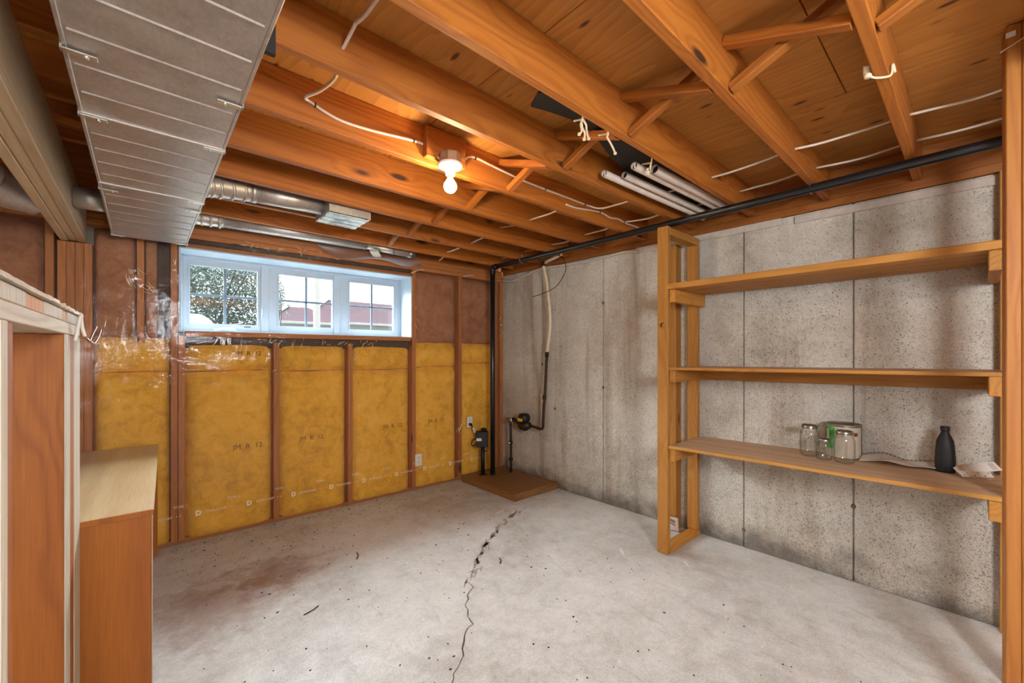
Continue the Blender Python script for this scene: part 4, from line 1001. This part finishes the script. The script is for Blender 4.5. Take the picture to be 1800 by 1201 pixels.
# things on the bottom shelf -------------------------------------------------
def shz(y): return .7395 + (.7665 - .7395) * (1.380 - y) / 1.455
def jar(x, y, r, h, label):
    z = shz(y) + .001; e = empty('glass_jar', (x, y, z), label, 'jar', 'glass jars on the bottom shelf')
    rn = r * .74
    prof = [(0, .006), (r * .7, .004), (r * .8, .001), (r * .95, .010), (r, .03), (r, h * .70), (r * .94, h * .78), (rn, h * .87), (rn, h)]
    lathe('glass_body', M['jar'], prof, (x, y, z), e, 32)
    lathe('screw_band', M['band'], [(rn + .001, h * .90), (rn + .004, h * .905), (rn + .004, h * .93), (rn + .0035, h * .94), (rn + .004, h * .99), (rn - .001, h + .002), (rn - .004, h)], (x, y, z), e, 32)
jar(2.965, .665, .049, .180, 'tall clear glass jar farthest left on the bottom shelf')
jar(2.90, .580, .040, .118, 'smallest clear glass jar between the two tall jars')
jar(2.883, .487, .048, .176, 'tall clear glass jar standing in front of the big can')
cz = shz(.5) + .0028; cxn, cyn = 3.06, .520
can = empty('metal_can', (cxn, cyn, cz), 'open metal can with green and pale label behind the jars', 'can')
lathe('can_body', M['chrome'], [(0, .002), (.080, .0), (.082, .004), (.082, .186), (.0795, .186), (.0795, .01), (0, .009)], (cxn, cyn, cz), can, 40)
lathe('rim', M['greybox'], [(.081, .184), (.085, .186), (.085, .192), (.080, .192), (.078, .186)], (cxn, cyn, cz), can, 40)
def wrap(name, mat, a0, a1, z0, z1, r=.0828):
    bm = bmesh.new(); n = 12; A = []; B = []
    for k in range(n + 1):
        a = a0 + (a1 - a0) * k / n
        A.append(bm.verts.new((r * math.cos(a), r * math.sin(a), z0))); B.append(bm.verts.new((r * math.cos(a), r * math.sin(a), z1)))
    for k in range(n): bm.faces.new((A[k], A[k + 1], B[k + 1], B[k]))
    return link(name, done(bm, name, True), mat, can, Matrix.Translation((cxn, cyn, cz)))
M['canlabel'] = plain('pale_can_label', 'b8aa98', .5, var=.08)
M['rust'] = plain('rusty_seam', '3a2a1c', .7, var=.2)
wrap('label', M['canlabel'], math.radians(95), math.radians(268), .006, .178)
wrap('green_label', M['greenlabel'], math.radians(100), math.radians(160), .05, .176, .0832)
wrap('label_leaf', M['paper'], math.radians(122), math.radians(136), .10, .16, .0835)
wrap('label_leaf', M['paper'], math.radians(112), math.radians(142), .09, .108, .0835)
wrap('barcode', M['brown'], math.radians(222), math.radians(238), .130, .150, .0832)
wrap('seam', M['rust'], math.radians(262), math.radians(270), .004, .184, .0834)
bx, by = 3.02, .108; bz = shz(by) + .001
bt = empty('plastic_bottle', (bx, by, bz), 'black plastic bottle with ribbed cap on the bottom shelf', 'bottle')
bm = bmesh.new(); prof = [(.0, 0), (.031, 0), (.035, .008), (.036, .05), (.0335, .11), (.030, .155), (.021, .182), (.015, .196), (.0145, .208), (0, .208)]
rings = []
for r, z in prof:
    ring = []
    for k in range(24):
        a = 2 * math.pi * k / 24; ca, sa = math.cos(a), math.sin(a); n_ = 3.2 if r > .03 else 2
        q = (abs(ca) ** n_ + abs(sa) ** n_) ** (-1 / n_)
        ring.append(bm.verts.new((r * q * ca * .92, r * q * sa * 1.05, z)))
    rings.append(ring)
for a, b in zip(rings, rings[1:]):
    for k in range(24): bm.faces.new((a[k], a[(k + 1) % 24], b[(k + 1) % 24], b[k]))
link('bottle_body', done(bm, 'bottle_body', True), M['blackmatte'], bt, Matrix.Translation((bx, by, bz)))
lathe('cap', M['blackmatte'], [(0, .228), (.0165, .228), (.018, .225), (.018, .207), (0, .207)], (bx, by, bz), bt, 18, False)
# curled perforated plastic film
def sheetf(u, v):
    y = .44 - .30 * u; x = 3.115 - .13 * v
    z = shz(y) + .004 + .028 * (1 - v) * (.7 + .3 * math.sin(u * 6)) + .012 * math.sin(u * 5 + v * 3) ** 2 + .008 * (v > .7) * math.sin(u * 3.1)
    return Vector((x, y, z))
pf = link('film_sheet', grid_me('film_sheet', sheetf, 30, 12, thick=.002), plain('pale_film', 'bcb0a2', .25, var=.08, spec=.7)); tag(pf, 'curled pale plastic film with punched edge between can and bottle', 'plastic sheet')
for k in range(16):
    u = .06 + .9 * k / 16; q = sheetf(u, .07)
    lathe('punched_hole', M['slot'], [(0, .0035), (.0035, .003), (.0035, -.0005)], q, pf, 8)
# ruler-like card and perforated strip
cd = empty('card_ruler', (3.05, .02, shz(.02)), 'white printed card tilted beside the black bottle', 'card')
ca_ = Vector((2.985, .085, shz(.08) + .018)); cb_ = Vector((3.09, -.055, shz(0) + .045))
ca_ += Vector((.0, -.012, .004)); cb_ += Vector((.0, -.012, .004))
dirc = (cb_ - ca_).normalized(); nrm = Vector((-.55, -.30, .75))
crd = link('card', box_me('card', (cb_ - ca_).length, .05, .0015, 0), M['paper'], cd, frame((ca_ + cb_) / 2, dirc, nrm))
for q_ in (-.062, .066): link('printed_corner', box_me('printed_corner', .022, .038, .0004, 0), M['fill'], cd, frame((ca_ + cb_) / 2, dirc, nrm) @ Matrix.Translation((q_, 0, .0011)))
st = empty('perforated_strip', (2.93, .01, shz(.01)), 'white strip with round holes lying under the tilted card', 'strip')
sa_, sb_ = Vector((2.905, .055, shz(.05) + .022)), Vector((2.985, -.045, shz(-.04) + .022))
sd = (sb_ - sa_).normalized(); fm = frame((sa_ + sb_) / 2, sd, Vector((-.5, -.35, .8)))
link('strip', box_me('strip', (sb_ - sa_).length, .032, .0015, 0), M['paper'], st, fm)
for k in range(6):
    for q_, rr in ((-.009, .0028), (.006, .0022)):
        if (k + (q_ > 0)) % 2 == 0: lathe('hole', M['slot'], [(0, .0012), (rr, .0011), (rr, 0)], (fm @ Vector((-.052 + .021 * k, q_, .0002))), st, 8, axis=fm.to_3x3() @ Vector((0, 0, 1)))
for q_ in (-.02, .03): tube('prong', M['chrome'], [fm @ Vector((q_, -.016, 0)), fm @ Vector((q_ + .012, -.028, -.004)), fm @ Vector((q_ + .02, -.022, -.006))], .0012, st, 6)

# scattered debris on the slab
bm = bmesh.new(); rg = random.Random(21)
for _ in range(480):
    x, y = (rg.uniform(.05, 2.4), rg.uniform(.3, 3.5)) if rg.random() < .5 else (rg.uniform(.15, 2.4), 3.70 - rg.random() ** 2 * .5)
    if x > 2.45 and y > 2.75: continue
    n = rg.choice((3, 4, 5)); r = rg.uniform(.0015, .0065) * (1.4 if rg.random() < .15 else 1); a0 = rg.uniform(0, 6.3); st_ = rg.uniform(.4, 1.6)
    top = [bm.verts.new((x + r * st_ * math.cos(a0 + 6.283 * k / n), y + r * math.sin(a0 + 6.283 * k / n), .003 + rg.uniform(0, .003))) for k in range(n)]
    ap = bm.verts.new((x, y, .0002))
    bm.faces.new(top)
    for k in range(n): bm.faces.new((top[k], top[(k + 1) % n], ap))
db = link('debris', done(bm, 'debris'), M['dirt']); tag(db, 'dark crumbs and chips scattered over the slab', 'debris', kind='stuff')
for (x, y, a, l) in ((1.05, 2.72, 1.0, .05), (1.72, 2.05, .7, .035), (.62, 2.32, .2, .045)):
    q = tube('twig', M['dirt'], [(x, y, .004), (x + l * math.cos(a), y + l * math.sin(a), .006), (x + 2 * l * math.cos(a + .2), y + 2 * l * math.sin(a + .2), .003)], .003, None, 6)
    tag(q, {1.05: 'dark twig lying near the insulated wall', 1.72: 'short twig in the middle of the slab', .62: 'curved twig on the rusty stain near the desk'}[x], 'twig')
